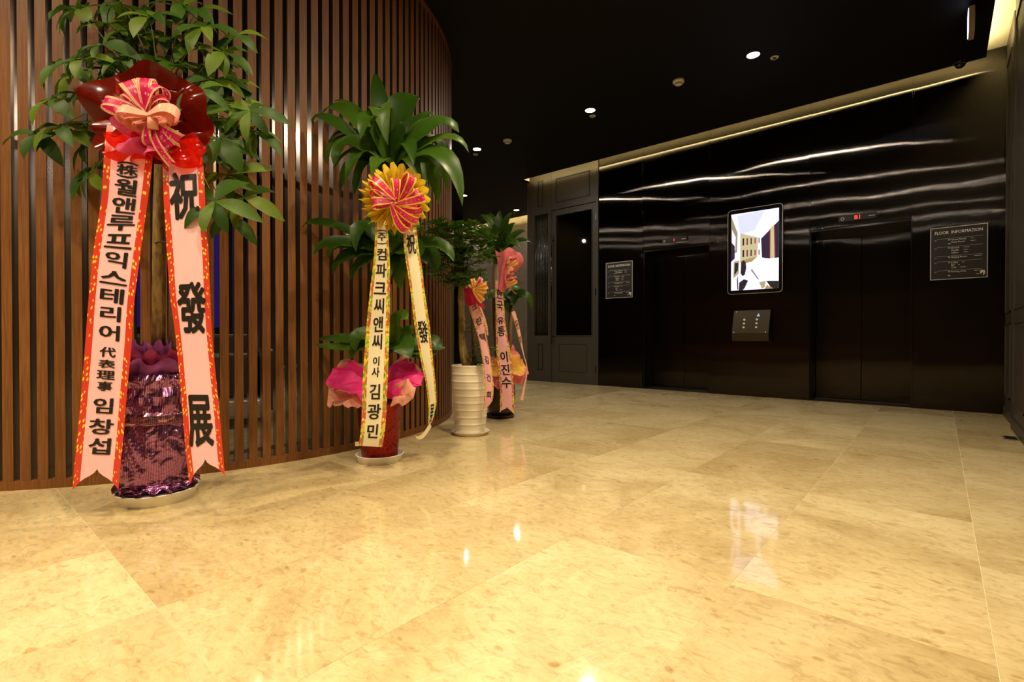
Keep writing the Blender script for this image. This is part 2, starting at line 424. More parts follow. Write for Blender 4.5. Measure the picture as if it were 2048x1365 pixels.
# floor directories
def directory(x0, x1, z0, z1, lab):
    t = thing('floor_directory', lab, 'sign', (x0, YW, z0))
    build('plate', MB().box((x0, YW - .008, z0), (x1, YW, z1)), mat('directory_black', (.012, .009, .006), .35), t, bevel=.002)
    y0, y1 = YW - .0105, YW - .008; w_ = .005; i = .004
    b = MB()
    b.box((x0 + i, y0, z0 + i), (x0 + i + w_, y1, z1 - i)); b.box((x1 - i - w_, y0, z0 + i), (x1 - i, y1, z1 - i))
    b.box((x0 + i + w_, y0, z0 + i), (x1 - i - w_, y1, z0 + i + w_)); b.box((x0 + i + w_, y0, z1 - i - w_), (x1 - i - w_, y1, z1 - i))
    build('border', b, PRINTE, t)
    W_, H_ = x1 - x0, z1 - z0; yt = YW - .0092
    P = lambda u, v: Vector((x0 + u * W_, yt, z1 - v * H_))
    mb = MB()
    text_on(mb, 'FLOOR', P(.09, .135), UX, UZ, .058 * H_, .014, width=W_ * .245); text_on(mb, 'INFORMATION', P(.38, .135), UX, UZ, .058 * H_, .014, width=W_ * .53)
    L = lambda u0, u1, v: mb.box((x0 + u0 * W_, yt, z1 - v * H_ - .0007), (x0 + u1 * W_, yt - .0006, z1 - v * H_ + .0007))
    def row(v, n, items, n2=None, v2=None):
        L(.13, .36, v); L(.37, .91, v)
        text_on(mb, 'F1', P(.09, v + .035), UX, UZ, .022 * H_, .004); text_on(mb, n, P(.365, v + .035), UX, UZ, .026 * H_, .006, align='R')
        if n2: text_on(mb, n2, P(.365, v2), UX, UZ, .026 * H_, .006, align='R')
        for k, (a, ln) in enumerate(items):
            text_on(mb, a, P(.38, v + .04 + k * .046), UX, UZ, .029 * H_, .006)
            x_ = .38 + .030 * len(a) + .03; mb.box((x0 + x_ * W_, yt, z1 - (v + .033 + k * .046) * H_), (x0 + min(.9, x_ + ln) * W_, yt - .0006, z1 - (v + .027 + k * .046) * H_))
    row(.225, '05', [('Guest Room', .05), ('Party Room', .08)], '04', .335)
    row(.38, '03', [('Brunch', .1), ('Health', .08), ('Office', .07)])
    row(.555, '02', [('Singing Room', .2)])
    row(.655, '01', [('Lobby', .05), ('Bar', .03), ('Cafe', .1)])
    row(.825, 'B1', [('Parking Area', .2)], 'B3', .935)
    c = P(.915, .90)
    mb.add([c + UX * a * W_ + UZ * b_ * H_ for a, b_ in ((-.05, .02), (-.03, .04), (0, .045), (.03, .035), (.035, .0), (.02, -.045), (0, -.05), (.008, -.01), (-.01, .01), (-.02, -.02), (-.045, -.01))], [tuple(range(11))])
    mb.box((x0 + .80 * W_, yt, z0 + .075 * H_), (x0 + .87 * W_, yt - .0006, z0 + .082 * H_))
    build('lettering', mb, PRINTE, t)
directory(-4.012, -3.548, 1.376, 1.94, 'white framed floor directory beside the door with glass panel')
directory(-.087, .366, 1.374, 1.93, 'white framed floor directory in the corner beyond the basement elevator')

# advertising display
def display():
    x0, x1, z0, z1 = -2.150, -1.490, 1.335, 2.445; y = YW - .05
    t = thing('wall_display', 'upright lit advertising screen showing a bright room', 'display', (x0, YW, z0))
    def rr(x0, x1, z0, z1, r, y):
        p = []
        for cx_, cz, a0 in ((x1 - r, z1 - r, 0), (x0 + r, z1 - r, 90), (x0 + r, z0 + r, 180), (x1 - r, z0 + r, 270)):
            for k in range(6): a = math.radians(a0 + k * 18); p.append((cx_ + r * math.cos(a), y, cz + r * math.sin(a)))
        return p
    def slab(nm_, x0, x1, z0, z1, r, ya, yb, m):
        a, b = rr(x0, x1, z0, z1, r, ya), rr(x0, x1, z0, z1, r, yb); n = len(a)
        mb = MB(); mb.add(a + b, [tuple(range(n)), tuple(range(n, 2 * n))[::-1]] + [(i, i + n, (i + 1) % n + n, (i + 1) % n) for i in range(n)]); return build(nm_, mb, m, t)
    slab('housing', x0, x1, z0, z1, .045, YW - .048, YW, BLACK)
    a = rr(x0, x1, z0, z1, .045, y - .002); i_ = .006; b = rr(x0 + i_, x1 - i_, z0 + i_, z1 - i_, .039, y - .002); n = len(a)
    c = [(q[0], y + .002, q[2]) for q in a]
    mb = MB(); mb.add(a + b + c, [(i, (i + 1) % n, (i + 1) % n + n, i + n) for i in range(n)] + [(i, (i + 1) % n, (i + 1) % n + 2 * n, i + 2 * n) for i in range(n)])
    build('silver_rim', mb, mat('silver_rim', (.85, .83, .8), .25, .8), t)
    sx0, sx1, sz0, sz1 = x0 + .045, x1 - .045, z0 + .05, z1 - .055
    cols = dict(w=(.80, .77, 1.0), w2=(.62, .62, 1.0), beige=(.80, .68, .38), tan=(.62, .48, .26), navy=(.03, .012, .05), dk=(.02, .012, .02), red=(.35, .02, .02), wood=(.55, .38, .14), grey=(.35, .33, .4), white=(1, 1, 1), olive=(.42, .36, .2))
    keys = list(cols); ms = [emis('screen_' + k, cols[k], 1.3 if k in ('w', 'white', 'w2') else .8) for k in keys]
    # coordinates inside the picture, from its top left corner
    pol = [('w', [(0, 0), (1, 0), (1, 1), (0, 1)]),
           ('w2', [(.13, .03), (.72, 0), (.5, .24), (.2, .28)]), ('olive', [(0, .02), (.14, .25), (.13, .5), (0, .52)]), ('w', [(.02, .2), (.1, .3), (.09, .48), (.02, .42)]),
           ('beige', [(.20, .26), (.58, .34), (.56, .58), (.20, .62)]), ('wood', [(.20, .62), (.56, .58), (.45, .64), (.22, .66)]),
           ('navy', [(.64, .36), (1, .16), (1, .62), (.80, .62), (.66, .60)]), ('beige', [(.83, .24), (.90, .21), (.92, .70), (.83, .70)]), ('red', [(.81, .26), (.83, .25), (.83, .70), (.81, .70)]), ('red', [(.90, .21), (.92, .2), (.94, .70), (.92, .70)]),
           ('navy', [(0, .36), (.08, .42), (.08, .58), (0, .62)]), ('white', [(.50, .62), (1, .62), (1, .97), (.62, .97), (.42, .72)]), ('tan', [(.06, .62), (.18, .61), (.17, .78), (.05, .84)]), ('dk', [(.08, .64), (.16, .64), (.15, .74), (.07, .8)]),
           ('dk', [(.22, .64), (.27, .61), (.32, .64), (.33, .72), (.30, .80), (.25, .82), (.21, .78)]), ('dk', [(.18, .90), (.28, .86), (.37, .88), (.30, .97), (.26, 1), (.17, 1)]),
           ('dk', [(.13, .86), (.15, .80), (.16, .98), (.14, 1)]), ('tan', [(.60, .91), (.74, .90), (.72, .98), (.66, .99)]), ('dk', [(.75, .90), (1, .91), (1, 1), (.86, 1)]), ('grey', [(.45, .73), (.60, .87), (.58, .88), (.43, .75)]), ('wood', [(.76, .95), (.90, 1), (.72, 1)])]
    for k in range(5):
        u = .25 + .085 * k; h_ = .012 * (4 - k)
        for v in (.33, .48): pol.append(('red' if k % 2 else 'dk', [(u, v + .004 * k), (u + .035 - .004 * k, v + .004 * k), (u + .035 - .004 * k, v + .08 + .003 * (4 - k)), (u, v + .08 + .003 * (4 - k))]))
    mb = MB()
    for q, (k, pts) in enumerate(pol):
        yy = y - .0015 - q * .00005
        mb.add([(sx0 + u * (sx1 - sx0), yy, sz1 - v * (sz1 - sz0)) for u, v in pts], [tuple(range(len(pts)))[::-1]], mi=keys.index(k))
    build('screen', mb, ms, t)
display()

# call button panel
def call_panel():
    t = thing('call_button_panel', 'slanted black metal call panel under the lit screen', 'control panel', (-1.88, YW, .72))
    x0, x1 = -2.065, -1.625; X0, X1 = -2.085, -1.66
    prof = [(YW, 1.12), (YW - .05, 1.12), (YW - .15, .825), (YW - .13, .72), (YW, .72)]
    mb = MB(); n = len(prof)
    mb.add([(x0, *p) for p in prof] + [(x1, *p) for p in prof], [tuple(range(n))[::-1], tuple(range(n, 2 * n))] + [(i, (i + 1) % n, (i + 1) % n + n, i + n) for i in range(n)])
    build('body', mb, mat('panel_metal', (.055, .045, .028), .35, .9), t, bevel=.003)
    A, B = Vector((0, YW - .05, 1.12)), Vector((0, YW - .15, .825)); nrm = Vector((0, -(1.12 - .825), -.10)).normalized()
    nrm = Vector((0, -.295, .10)).normalized()
    bt = mat('button_ring', (.85, .72, .5), .3, .6, Emission_Color=(1, .75, .4, 1), Emission_Strength=.35)
    for x in (-1.925, -1.775):
        for k in range(3):
            c = A.lerp(B, .42 + .17 * k) + Vector((x, 0, 0)) + nrm * .002
            mb = MB(); mb.tube([c - nrm * .002, c + nrm * .006], .011, 14); build('button', mb, bt, t)
            mb = MB(); mb.tube([c + nrm * .006, c + nrm * .0075], .005, 10); build('button_mark', mb, BLACKM, t)
    mb = MB(); c = A.lerp(B, .22) + Vector((-1.762, 0, 0)) + nrm * .002; up_ = (A - B).normalized()
    mb.add([c + UX * a + up_ * b_ for a, b_ in ((-.02, -.02), (.02, -.02), (0, .022))], [(0, 1, 2)]); build('accessible_mark', mb, mat('blue_mark', (.3, .5, .9), .4, 0, Emission_Color=(.3, .5, 1, 1), Emission_Strength=.4), t)
    for x, k in ((-2.03, .06), (-2.04, .97), (-1.66, .97)):
        c = A.lerp(B, k) + Vector((x, 0, 0)); mb = MB().tube([c, c + nrm * .004], .006, 10); build('screw', mb, PRINTE, t)
call_panel()

# ---------------------------------------------------------------- dark wood partition with glazed door
def partition():
    z1 = 3.68; x0, x1 = -5.60, -4.15
    XA, XB = -5.50, -5.09                                # side light
    DA, DB = -5.065, -4.19                               # door leaf
    b = MB(); y0, y1 = YW - .01, YW + .10
    b.box((x0, y0, 0), (XA + .06, y1, z1)); b.box((XB - .05, y0, 0), (DA, y1, z1)); b.box((DB, y0, 0), (x1, y1, z1))
    b.box((XA + .06, y0, 0), (XB - .05, y1, .80)); b.box((XA + .06, y0, 2.91), (XB - .05, y1, z1)); b.box((DA, y0, 2.945), (DB, y1, z1))
    wp = struct('wall_partition', b, DARKWOOD, 'dark olive wooden partition framing a tall glazed door', 'wall', bevel=.002)
    def frame(xa, xb, za, zb, parent, y=y0, wdt=.014, name='moulding', m=DARKWOOD2):
        mb = MB(); t_ = .010
        mb.box((xa, y - t_, za), (xa + wdt, y, zb)); mb.box((xb - wdt, y - t_, za), (xb, y, zb)); mb.box((xa + wdt, y - t_, za), (xb - wdt, y, za + wdt)); mb.box((xa + wdt, y - t_, zb - wdt), (xb - wdt, y, zb))
        return build(name, mb, m, parent)
    frame(-5.36, -5.25, 3.05, 3.50, wp); frame(-4.98, -4.305, 3.06, 3.47, wp); frame(-5.36, -5.25, .20, .66, wp)
    for x in (-5.548, -5.078): build('groove', MB().box((x - .004, y0 - .001, 0 if x > -5.2 else 2.95), (x + .004, y0 + .001, z1)), BLACKM, wp)
    g = MB()
    for k in range(9):
        x = -5.43 + k * .034; g.tube([(x, y0 + .03, .80), (x, y0 + .03, 2.91)], .013, 8)
    build('ribbed_glass', g, mat('ribbed_dark_glass', (.03, .028, .022), .2, .2), wp, smooth=True)
    # door
    d = MB(); ya, yb = YW - .004, YW + .045
    d.box((DA + .004, ya, .01), (-4.98, yb, 2.935)); d.box((-4.265, ya, .01), (DB - .004, yb, 2.935)); d.box((-4.98, ya, .01), (-4.265, yb, .80)); d.box((-4.98, ya, 2.84), (-4.265, yb, 2.935))
    dr = struct('door_1', d, DARKWOOD, 'tall dark wooden door with a large glass pane and long pull', 'door', loc=(DA, YW, 0), bevel=.002)
    frame(-4.92, -4.36, .20, .67, dr, y=ya, m=DARKWOOD); frame(-4.99, -4.255, .79, 2.85, dr, y=ya, wdt=.012, m=DARKWOOD)
    m, nt, bs, N, L = nm('dark_glass')
    tp = N.new('ShaderNodeBsdfTransparent'); tp.inputs[0].default_value = (.55, .52, .45, 1); gl = N.new('ShaderNodeBsdfGlossy'); gl.inputs['Roughness'].default_value = .02
    fr = N.new('ShaderNodeFresnel'); mx = N.new('ShaderNodeMixShader'); L.new(fr.outputs[0], mx.inputs[0]); L.new(tp.outputs[0], mx.inputs[1]); L.new(gl.outputs[0], mx.inputs[2]); L.new(mx.outputs[0], N['Material Output'].inputs[0])
    build('glass_pane', MB().box((-4.985, YW + .018, .79), (-4.26, YW + .026, 2.85)), m, dr)
    h = MB(); xh = -5.03
    h.tube([(xh, ya - .055, .66), (xh, ya - .055, 2.53)], .014, 12); 
    for z in (.78, 2.42): h.tube([(xh, ya, z), (xh, ya - .055, z)], .010, 8)
    build('pull_handle', h, BLACK, dr, smooth=True)
    hh = MB()
    for z in (.25, 1.5, 2.7): hh.tube([(DB - .004, ya - .008, z - .05), (DB - .004, ya - .008, z + .05)], .009, 8)
    build('hinge', hh, BLACK, dr)
partition()
# stairwell behind the glazed door
sw = MB(); 
sw.box((-5.5, 9.0, 0), (-1.6, 9.1, 3.68)); sw.box((-3.45, YW + .5, 0), (-3.4, 9.0, 3.68)); sw.box((-5.62, YW + .1, 0), (-5.55, 9.3, 3.68)); sw.box((-5.6, YW + .1, 3.3), (-3.4, 9.0, 3.4)); sw.box((-5.6, YW + .12, -.02), (-3.4, 9, .0))
struct('wall_stairwell', sw, mat('stairwell_plaster', (.16, .13, .085), .7), 'dim stairwell walls seen through the door glass', 'wall')
st = thing('staircase', 'dim stone stairs seen through the glass of the door', 'stairs', (-4.4, 7.6, 0))
SM = mat('stair_stone', (.30, .25, .17), .4)
for k in range(5): build('step', MB().box((-4.75 + .26 * k, 7.75, 0), (-4.75 + .26 * (k + 1), 8.9, .17 * (k + 4))), SM, st)
rl = MB().tube([(-4.9, 7.7, 1.1), (-3.5, 7.7, 2.0)], .02, 8); 
for k in range(5): rl.tube([(-4.8 + .28 * k, 7.7, .3 + .17 * k), (-4.8 + .28 * k, 7.7, 1.16 + .18 * k)], .009, 6)
build('handrail', rl, BLACK, st, smooth=True)
spot('stair_lamp', (-4.6, 8.2, 3.2), 6, (1, .8, .5))

# ---------------------------------------------------------------- right wall
rw = MB(); rw.box((.50, -4.5, 0), (.9, 6.97, 3.68))
wr = struct('wall_right', rw, DARKWOOD, 'dark panelled wooden wall at the elevator corner', 'wall')
mb = MB()
for a, c, dx in ((6.93, 6.28, .012), (5.95, 5.0, .03), (4.7, 3.2, .03), (2.9, 1.4, .03)):
    mb.box((.50 - dx, a, 0), (.50, c, 3.67)); 
build('pilaster', mb, DARKWOOD, wr, bevel=.003)
bs = MB()
for a, c, dx in ((6.93, 6.28, .024), (5.95, 5.0, .045), (4.7, 3.2, .045)): bs.box((.5 - dx, a, 0), (.5 - .012, c, .09))
ob = struct('baseboard_right', bs, DARKWOOD, 'dark wooden baseboard along the panelled wall', 'baseboard', bevel=.003)
mo = MB()
for a, c in ((6.83, 6.40), (5.85, 5.15)):
    xa = .5 - (.012 if a > 6 else .03)
    for z0, z1 in ((.2, .9), (1.0, 3.4)):
        mo.box((xa - .01, a, z0), (xa, a - .015, z1)); mo.box((xa - .01, c, z0), (xa, c + .015, z1)); mo.box((xa - .01, a, z0), (xa, c, z0 + .015)); mo.box((xa - .01, a, z1 - .015), (xa, c, z1))
build('moulding', mo, DARKWOOD, wr)
fg = thing('floor_outlet', 'small dark metal floor plate near the panelled wall', 'outlet', (.43, 5.35, 0))
build('plate', MB().box((.37, 5.25, .0), (.45, 5.42, .006)), mat('steel_plate', (.25, .22, .18), .3, .8), fg, bevel=.002)
build('cover', MB().box((.38, 5.265, .006), (.44, 5.405, .010)), BLACK, fg, bevel=.001)

# enclosing walls of the hall
ew = MB(); ew.box((-14.2, -4.7, 0), (.9, -4.5, 3.8)); 
struct('wall_rear', ew, mat('rear_wall_paint', (.10, .07, .045), .6), 'plain dark brown wall at the back of the hall', 'wall')
ew = MB(); ew.box((-14.2, -4.5, 0), (-14, 9.3, 3.8))
struct('wall_far', ew, mat('far_wall_paint', (.10, .07, .045), .6), 'plain dark brown end wall of the hall', 'wall')
# stone wall beyond the partition
m, nt, b, N, L = nm('grey_beige_stone')
g = noise_n(N, L, coords(N, L, (1, 1, 1), 'Object', 5.), 3.5, 6, .65); L.new(ramp(N, L, g, [(.3, (.20, .165, .115)), (.7, (.32, .27, .19))]), b.inputs['Base Color']); setp(b, None, .35)
STONE = m
sb = MB().box((-14, 9.03, 0), (-5.55, 9.15, 3.68))
ws = struct('wall_stone', sb, mat('stone_joint', (.05, .04, .03), .8), 'wall of large grey beige stone slabs washed by cove light', 'wall')
for i in range(7):
    for z0, z1 in ((0, .99), (.99, 2.07), (2.07, 3.15), (3.15, 3.67)):
        x = -5.56 - i * 1.2
        build('stone_panel', MB().box((x - 1.197, 9.0, z0 + .002), (x, 9.03, z1 - .002)), STONE, ws, bevel=.002)
ct = MB().box((-8.42, 7.8, 0), (-8.28, 7.95, H))
struct('trim_1', ct, BLACK, 'narrow black post between the slatted drum and stone wall', 'post')

# ---------------------------------------------------------------- ceiling fixtures
def disc(mb, c, r, z, n=24, flip=False):
    mb.add([(c[0] + r * math.cos(2 * math.pi * k / n), c[1] + r * math.sin(2 * math.pi * k / n), z) for k in range(n)], [tuple(range(n))[::-1]])
def downlight(p, lens, label, grp=None, r=.05):
    t = thing('downlight', label, 'ceiling light', (p[0], p[1], H), grp)
    mb = MB().lathe((p[0], p[1], H), [(r + .016, 0), (r + .014, -.006), (r + .002, -.008), (r, -.004), (r, 0)], 28)
    build('ring', mb, BLACKM, t, smooth=True)
    mb = MB(); disc(mb, p, r, H - .004); build('lens', mb, lens, t)
for p, l in zip(ROW, ('glowing round downlight nearest the slatted drum', 'glowing round downlight in the middle of the black ceiling', 'glowing round downlight above the lit screen and basement elevator')): downlight(p, LAMP, l, r=.055)
for p, l in zip(FAR, ('small far downlight beside the drum edge', 'small far downlight before the stone wall, near the partition', 'farthest small downlight low beside the drum, above the foliage')): downlight(p, LAMPF, l, r=.055)
for p in NEAR: downlight(p, LAMP, 'round black rimmed downlight overhead, outside the photographed view', 'overhead downlights out of view', r=.042)
def detector(p, lab):
    t = thing('smoke_detector', lab, 'detector', (p[0], p[1], H))
    mb = MB().lathe((p[0], p[1], H), [(.058, 0), (.062, -.008), (.060, -.022), (.044, -.030), (.040, -.034)], 28); build('base', mb, WHITEP, t, smooth=True)
    mb = MB().lathe((p[0], p[1], H), [(.030, -.036), (.030, -.048), (.024, -.052), (0.0001, -.052)], 24); build('cap', mb, WHITEP, t, smooth=True)
    mb = MB().lathe((p[0], p[1], H), [(.041, -.032), (.028, -.034), (.028, -.048)], 24); build('vent', mb, BLACKM, t)
    for k in range(8):
        a = k * math.pi / 4; c = Vector((p[0] + .035 * math.cos(a), p[1] + .035 * math.sin(a), H)); build('fin', MB().box(c + Vector((-.004, -.004, -.046)), c + Vector((.004, .004, -.03))), WHITEP, t)
detector((-4.589, 5.264), 'white round smoke detector between the first two downlights')
detector((-2.139, 5.239), 'white round smoke detector near the brightest downlight')
def sprinkler(p, lab):
    t = thing('sprinkler', lab, 'sprinkler', (p[0], p[1], H))
    mb = MB().lathe((p[0], p[1], H), [(.038, 0), (.036, -.005), (.020, -.008), (.018, -.003)], 24); build('escutcheon', mb, WHITEP, t, smooth=True)
    mb = MB().tube([(p[0], p[1], H), (p[0], p[1], H - .022)], .007, 10); build('head', mb, mat('sprinkler_metal', (.3, .25, .2), .3, .9), t)
    mb = MB().lathe((p[0], p[1], H), [(.013, -.022), (.013, -.024), (.0001, -.024)], 16); build('deflector', mb, MATS['sprinkler_metal'], t)
sprinkler((-1.248, 5.423), 'small white ceiling sprinkler beside the brightest downlight')
sprinkler((-3.291, 5.382), 'small white ceiling sprinkler under the middle downlight glow')
sprinkler((-5.316, 5.367), 'small white ceiling sprinkler by the downlight nearest the drum')
t = thing('exit_light', 'boxy hanging exit light with a glowing white face', 'exit light', (.20, 5.66, H))
build('hanger', MB().box((.17, 5.63, H - .03), (.20, 5.69, H)), BLACKM, t)
build('body', MB().box((.168, 5.57, H - .235), (.205, 5.75, H - .03)), mat('exit_housing', (.35, .27, .2), .4), t, bevel=.003)
build('lit_face', MB().box((.163, 5.58, H - .225), (.1675, 5.74, H - .04)), emis('exit_glow', (.62, .72, 1), 3.0), t)
t = thing('dome_camera', 'small dark ceiling dome camera by the corner of the cove', 'camera', (.14, 6.70, H))
build('base', MB().lathe((.14, 6.70, H), [(.055, 0), (.055, -.02), (.05, -.025)], 24), BLACK, t, smooth=True)
build('dome', MB().lathe((.14, 6.70, H), [(.045 * math.cos(a), -.025 - .045 * math.sin(a)) for a in np.linspace(0, math.pi / 2, 9)], 24), mat('smoked_dome', (.01, .01, .01), .05), t, smooth=True)

# ---------------------------------------------------------------- slatted drum wall
DC = Vector((-5.437, 1.735, 0)); DR = 2.40
PIT = 1.757; A0 = -35.036 + .55
rail = MB()
def arc_box(mb, r0, r1, z0, z1, a0, a1, n):
    vs = []
    for k in range(n + 1):
        a = math.radians(a0 + (a1 - a0) * k / n); c, s = math.cos(a), math.sin(a)
        for r, z in ((r0, z0), (r1, z0), (r1, z1), (r0, z1)): vs.append((DC.x + r * c, DC.y + r * s, z))
    fs = [(0, 1, 2, 3), tuple(4 * n + i for i in (3, 2, 1, 0))]
    for k in range(n):
        for i in range(4): fs.append((4 * k + i, 4 * k + 4 + i, 4 * k + 4 + (i + 1) % 4, 4 * k + (i + 1) % 4))
    mb.add(vs, fs)
NA, NB = -38, 60                                           # slat index range
aL, aR = A0 + NA * PIT - .6, A0 + NB * PIT + .6
arc_box(rail, DR - .07, DR + .004, 0, .045, aL, aR, 120); arc_box(rail, DR - .07, DR + .002, H - .03, H, aL, aR, 120)
drum = struct('wall_left', rail, WOOD, 'curved screen wall of upright brown wooden slats on a low rail', 'wall', loc=DC)
sm = MB(); sw_, sd = .0228, .060
sm.add([(-sd, -sw_, 0), (0, -sw_, 0), (0, sw_, 0), (-sd, sw_, 0), (-sd, -sw_, H - .075), (0, -sw_, H - .075), (0, sw_, H - .075), (-sd, sw_, H - .075)], [(1, 2, 6, 5), (3, 0, 4, 7)], mi=0)
sm.add(sm.v[:8], [(0, 1, 5, 4), (2, 3, 7, 6)], mi=1)
sme = bpy.data.meshes.new('slat'); sme.from_pydata(sm.v, [], sm.f); sme.materials.append(WOOD); sme.materials.append(SIDE); sme.polygons.foreach_set('material_index', sm.mi)
sme.validate()
for k in range(NA, NB + 1):
    a = math.radians(A0 + k * PIT)
    o = bpy.data.objects.new('slat', sme); o.parent = drum; o.location = (DR * math.cos(a), DR * math.sin(a), .045); o.rotation_euler = (0, 0, a); COL.objects.link(o)

# room behind the slats
iw = MB(); arc_box(iw, 1.0, 1.03, 0, H, 60, 170, 24)
t = thing('sofa', 'dark grey sofa with pale seat base seen through the slats', 'sofa', (-5.6, 2.3, 0))
SO = mat('grey_leather', (.09, .085, .08), .35); 
def obox(c, ang, hx, hy, z0, z1):
    ca, sa = math.cos(ang), math.sin(ang); P = []
    for z in (z0, z1):
        for x, y in ((-hx, -hy), (hx, -hy), (hx, hy), (-hx, hy)): P.append((c[0] + x * ca - y * sa, c[1] + x * sa + y * ca, z))
    mb = MB(); mb.add(P, [(0, 3, 2, 1), (4, 5, 6, 7), (0, 1, 5, 4), (1, 2, 6, 5), (2, 3, 7, 6), (3, 0, 4, 7)]); return mb
sa = math.radians(-20 + 90)
p = W(455, 760, 4.6); pc = Vector((p.x, p.y, 0)); bk = Vector((math.cos(math.radians(160)), math.sin(math.radians(160)), 0))
def so(off, al, hx, hy, z0, z1, nme, m=SO, bev=.03):
    c = pc + bk * off + Vector((math.cos(sa), math.sin(sa), 0)) * al
    build(nme, obox(c, sa, hx, hy, z0, z1), m, t, bevel=bev)
so(.42, -.35, .62, .10, .2, .80, 'backrest'); so(0.12, -.35, .60, .25, .22, .62, 'seat_cushion'); so(0, -.35, .64, .40, .06, .22, 'seat_base', mat('pale_sofa_base', (.7, .66, .6), .3))
so(.1, .33, .07, .36, .1, .66, 'armrest')
for al in (-.9, .2):
    for off in (-.3, .35): so(off, al, .03, .03, 0, .06, 'foot', BLACK, 0)
vp = thing('violet_light_panel', 'thin violet light panel glowing between slats', 'light panel', (-8, 1.5, .8))
c = W(365, 560, 5.6); build('frame', obox((c.x, c.y), math.radians(60), .50, .025, 0, 2.35), BLACKM, vp)
c2 = c - (FW * .035); build('lit_panel', obox((c2.x, c2.y), math.radians(60), .47, .004, .88, 2.32), emis('violet_glow', (.06, .02, .4), .2), vp)
pt = MB().box((-6.05, 1.85, 0), (-5.95, 1.95, H)); 
build_post = struct('trim_2', MB().box((-6.9, 2.28, 0), (-6.84, 2.34, H)), mat('tan_post', (.5, .3, .16), .5), 'tan post standing inside the slatted drum', 'post')
fr = MB(); arc_box(fr, DR - .50, DR - .47, 1.93, 1.96, -30, 5, 16); arc_box(fr, DR - .50, DR - .47, 0, .02, -30, 5, 16)
for a in (-30, -18, -6, 5):
    c = DC + Vector((math.cos(math.radians(a)), math.sin(math.radians(a)), 0)) * (DR - .485); fr.tube([(c.x, c.y, 0), (c.x, c.y, 1.96)], .012, 8)
gf = tag(build('glass_rail_frame', fr, mat('rail_metal', (.6, .55, .5), .3, .8), loc=(DC.x + 1.9, DC.y, 0)), 'thin metal frame rail just behind the slats', 'frame')
INL = [(-6.235, 2.646), (-6.9, .3), (-7.6, 2.0)]
for p, l in zip(INL, ('small bright lamp glinting through the slats above the sofa', 'round ceiling lamp inside the slatted drum', 'round ceiling lamp behind the slats, over the violet panel')):
    downlight(p, LAMPF, l, r=.045); spot('downlight_beam', (p[0], p[1], H - .05), 60, (1, .88, .72))

# ---------------------------------------------------------------- gift plants: shared builders
BARK = mat('cane_bark', (.14, .085, .035), .7)
m, nt, b, N, L = nm('pale_bark'); g = noise_n(N, L, coords(N, L, (30, 30, 8)), 1.6, 5); L.new(ramp(N, L, g, [(.35, (.13, .075, .02)), (.65, (.40, .27, .08))]), b.inputs['Base Color']); setp(b, None, .6); bump(N, L, b, g, .5, .01); BARKP = m
SOIL = mat('soil', (.03, .018, .010), .9)
INK = mat('black_ink', (.012, .009, .006), .4)
LF1 = m_leaf('money_tree_leaf', (.026, .068, .004), (.046, .110, .006), (.14, .21, .012), .5)
LF2 = m_leaf('dracaena_leaf', (.020, .056, .003), (.034, .086, .005), (.065, .135, .008), .33)
LF3 = m_leaf('small_glossy_leaf', (.045, .11, .010), (.07, .16, .015), (.11, .21, .02), .16)
STEM = mat('green_stem', (.10, .13, .03), .5)

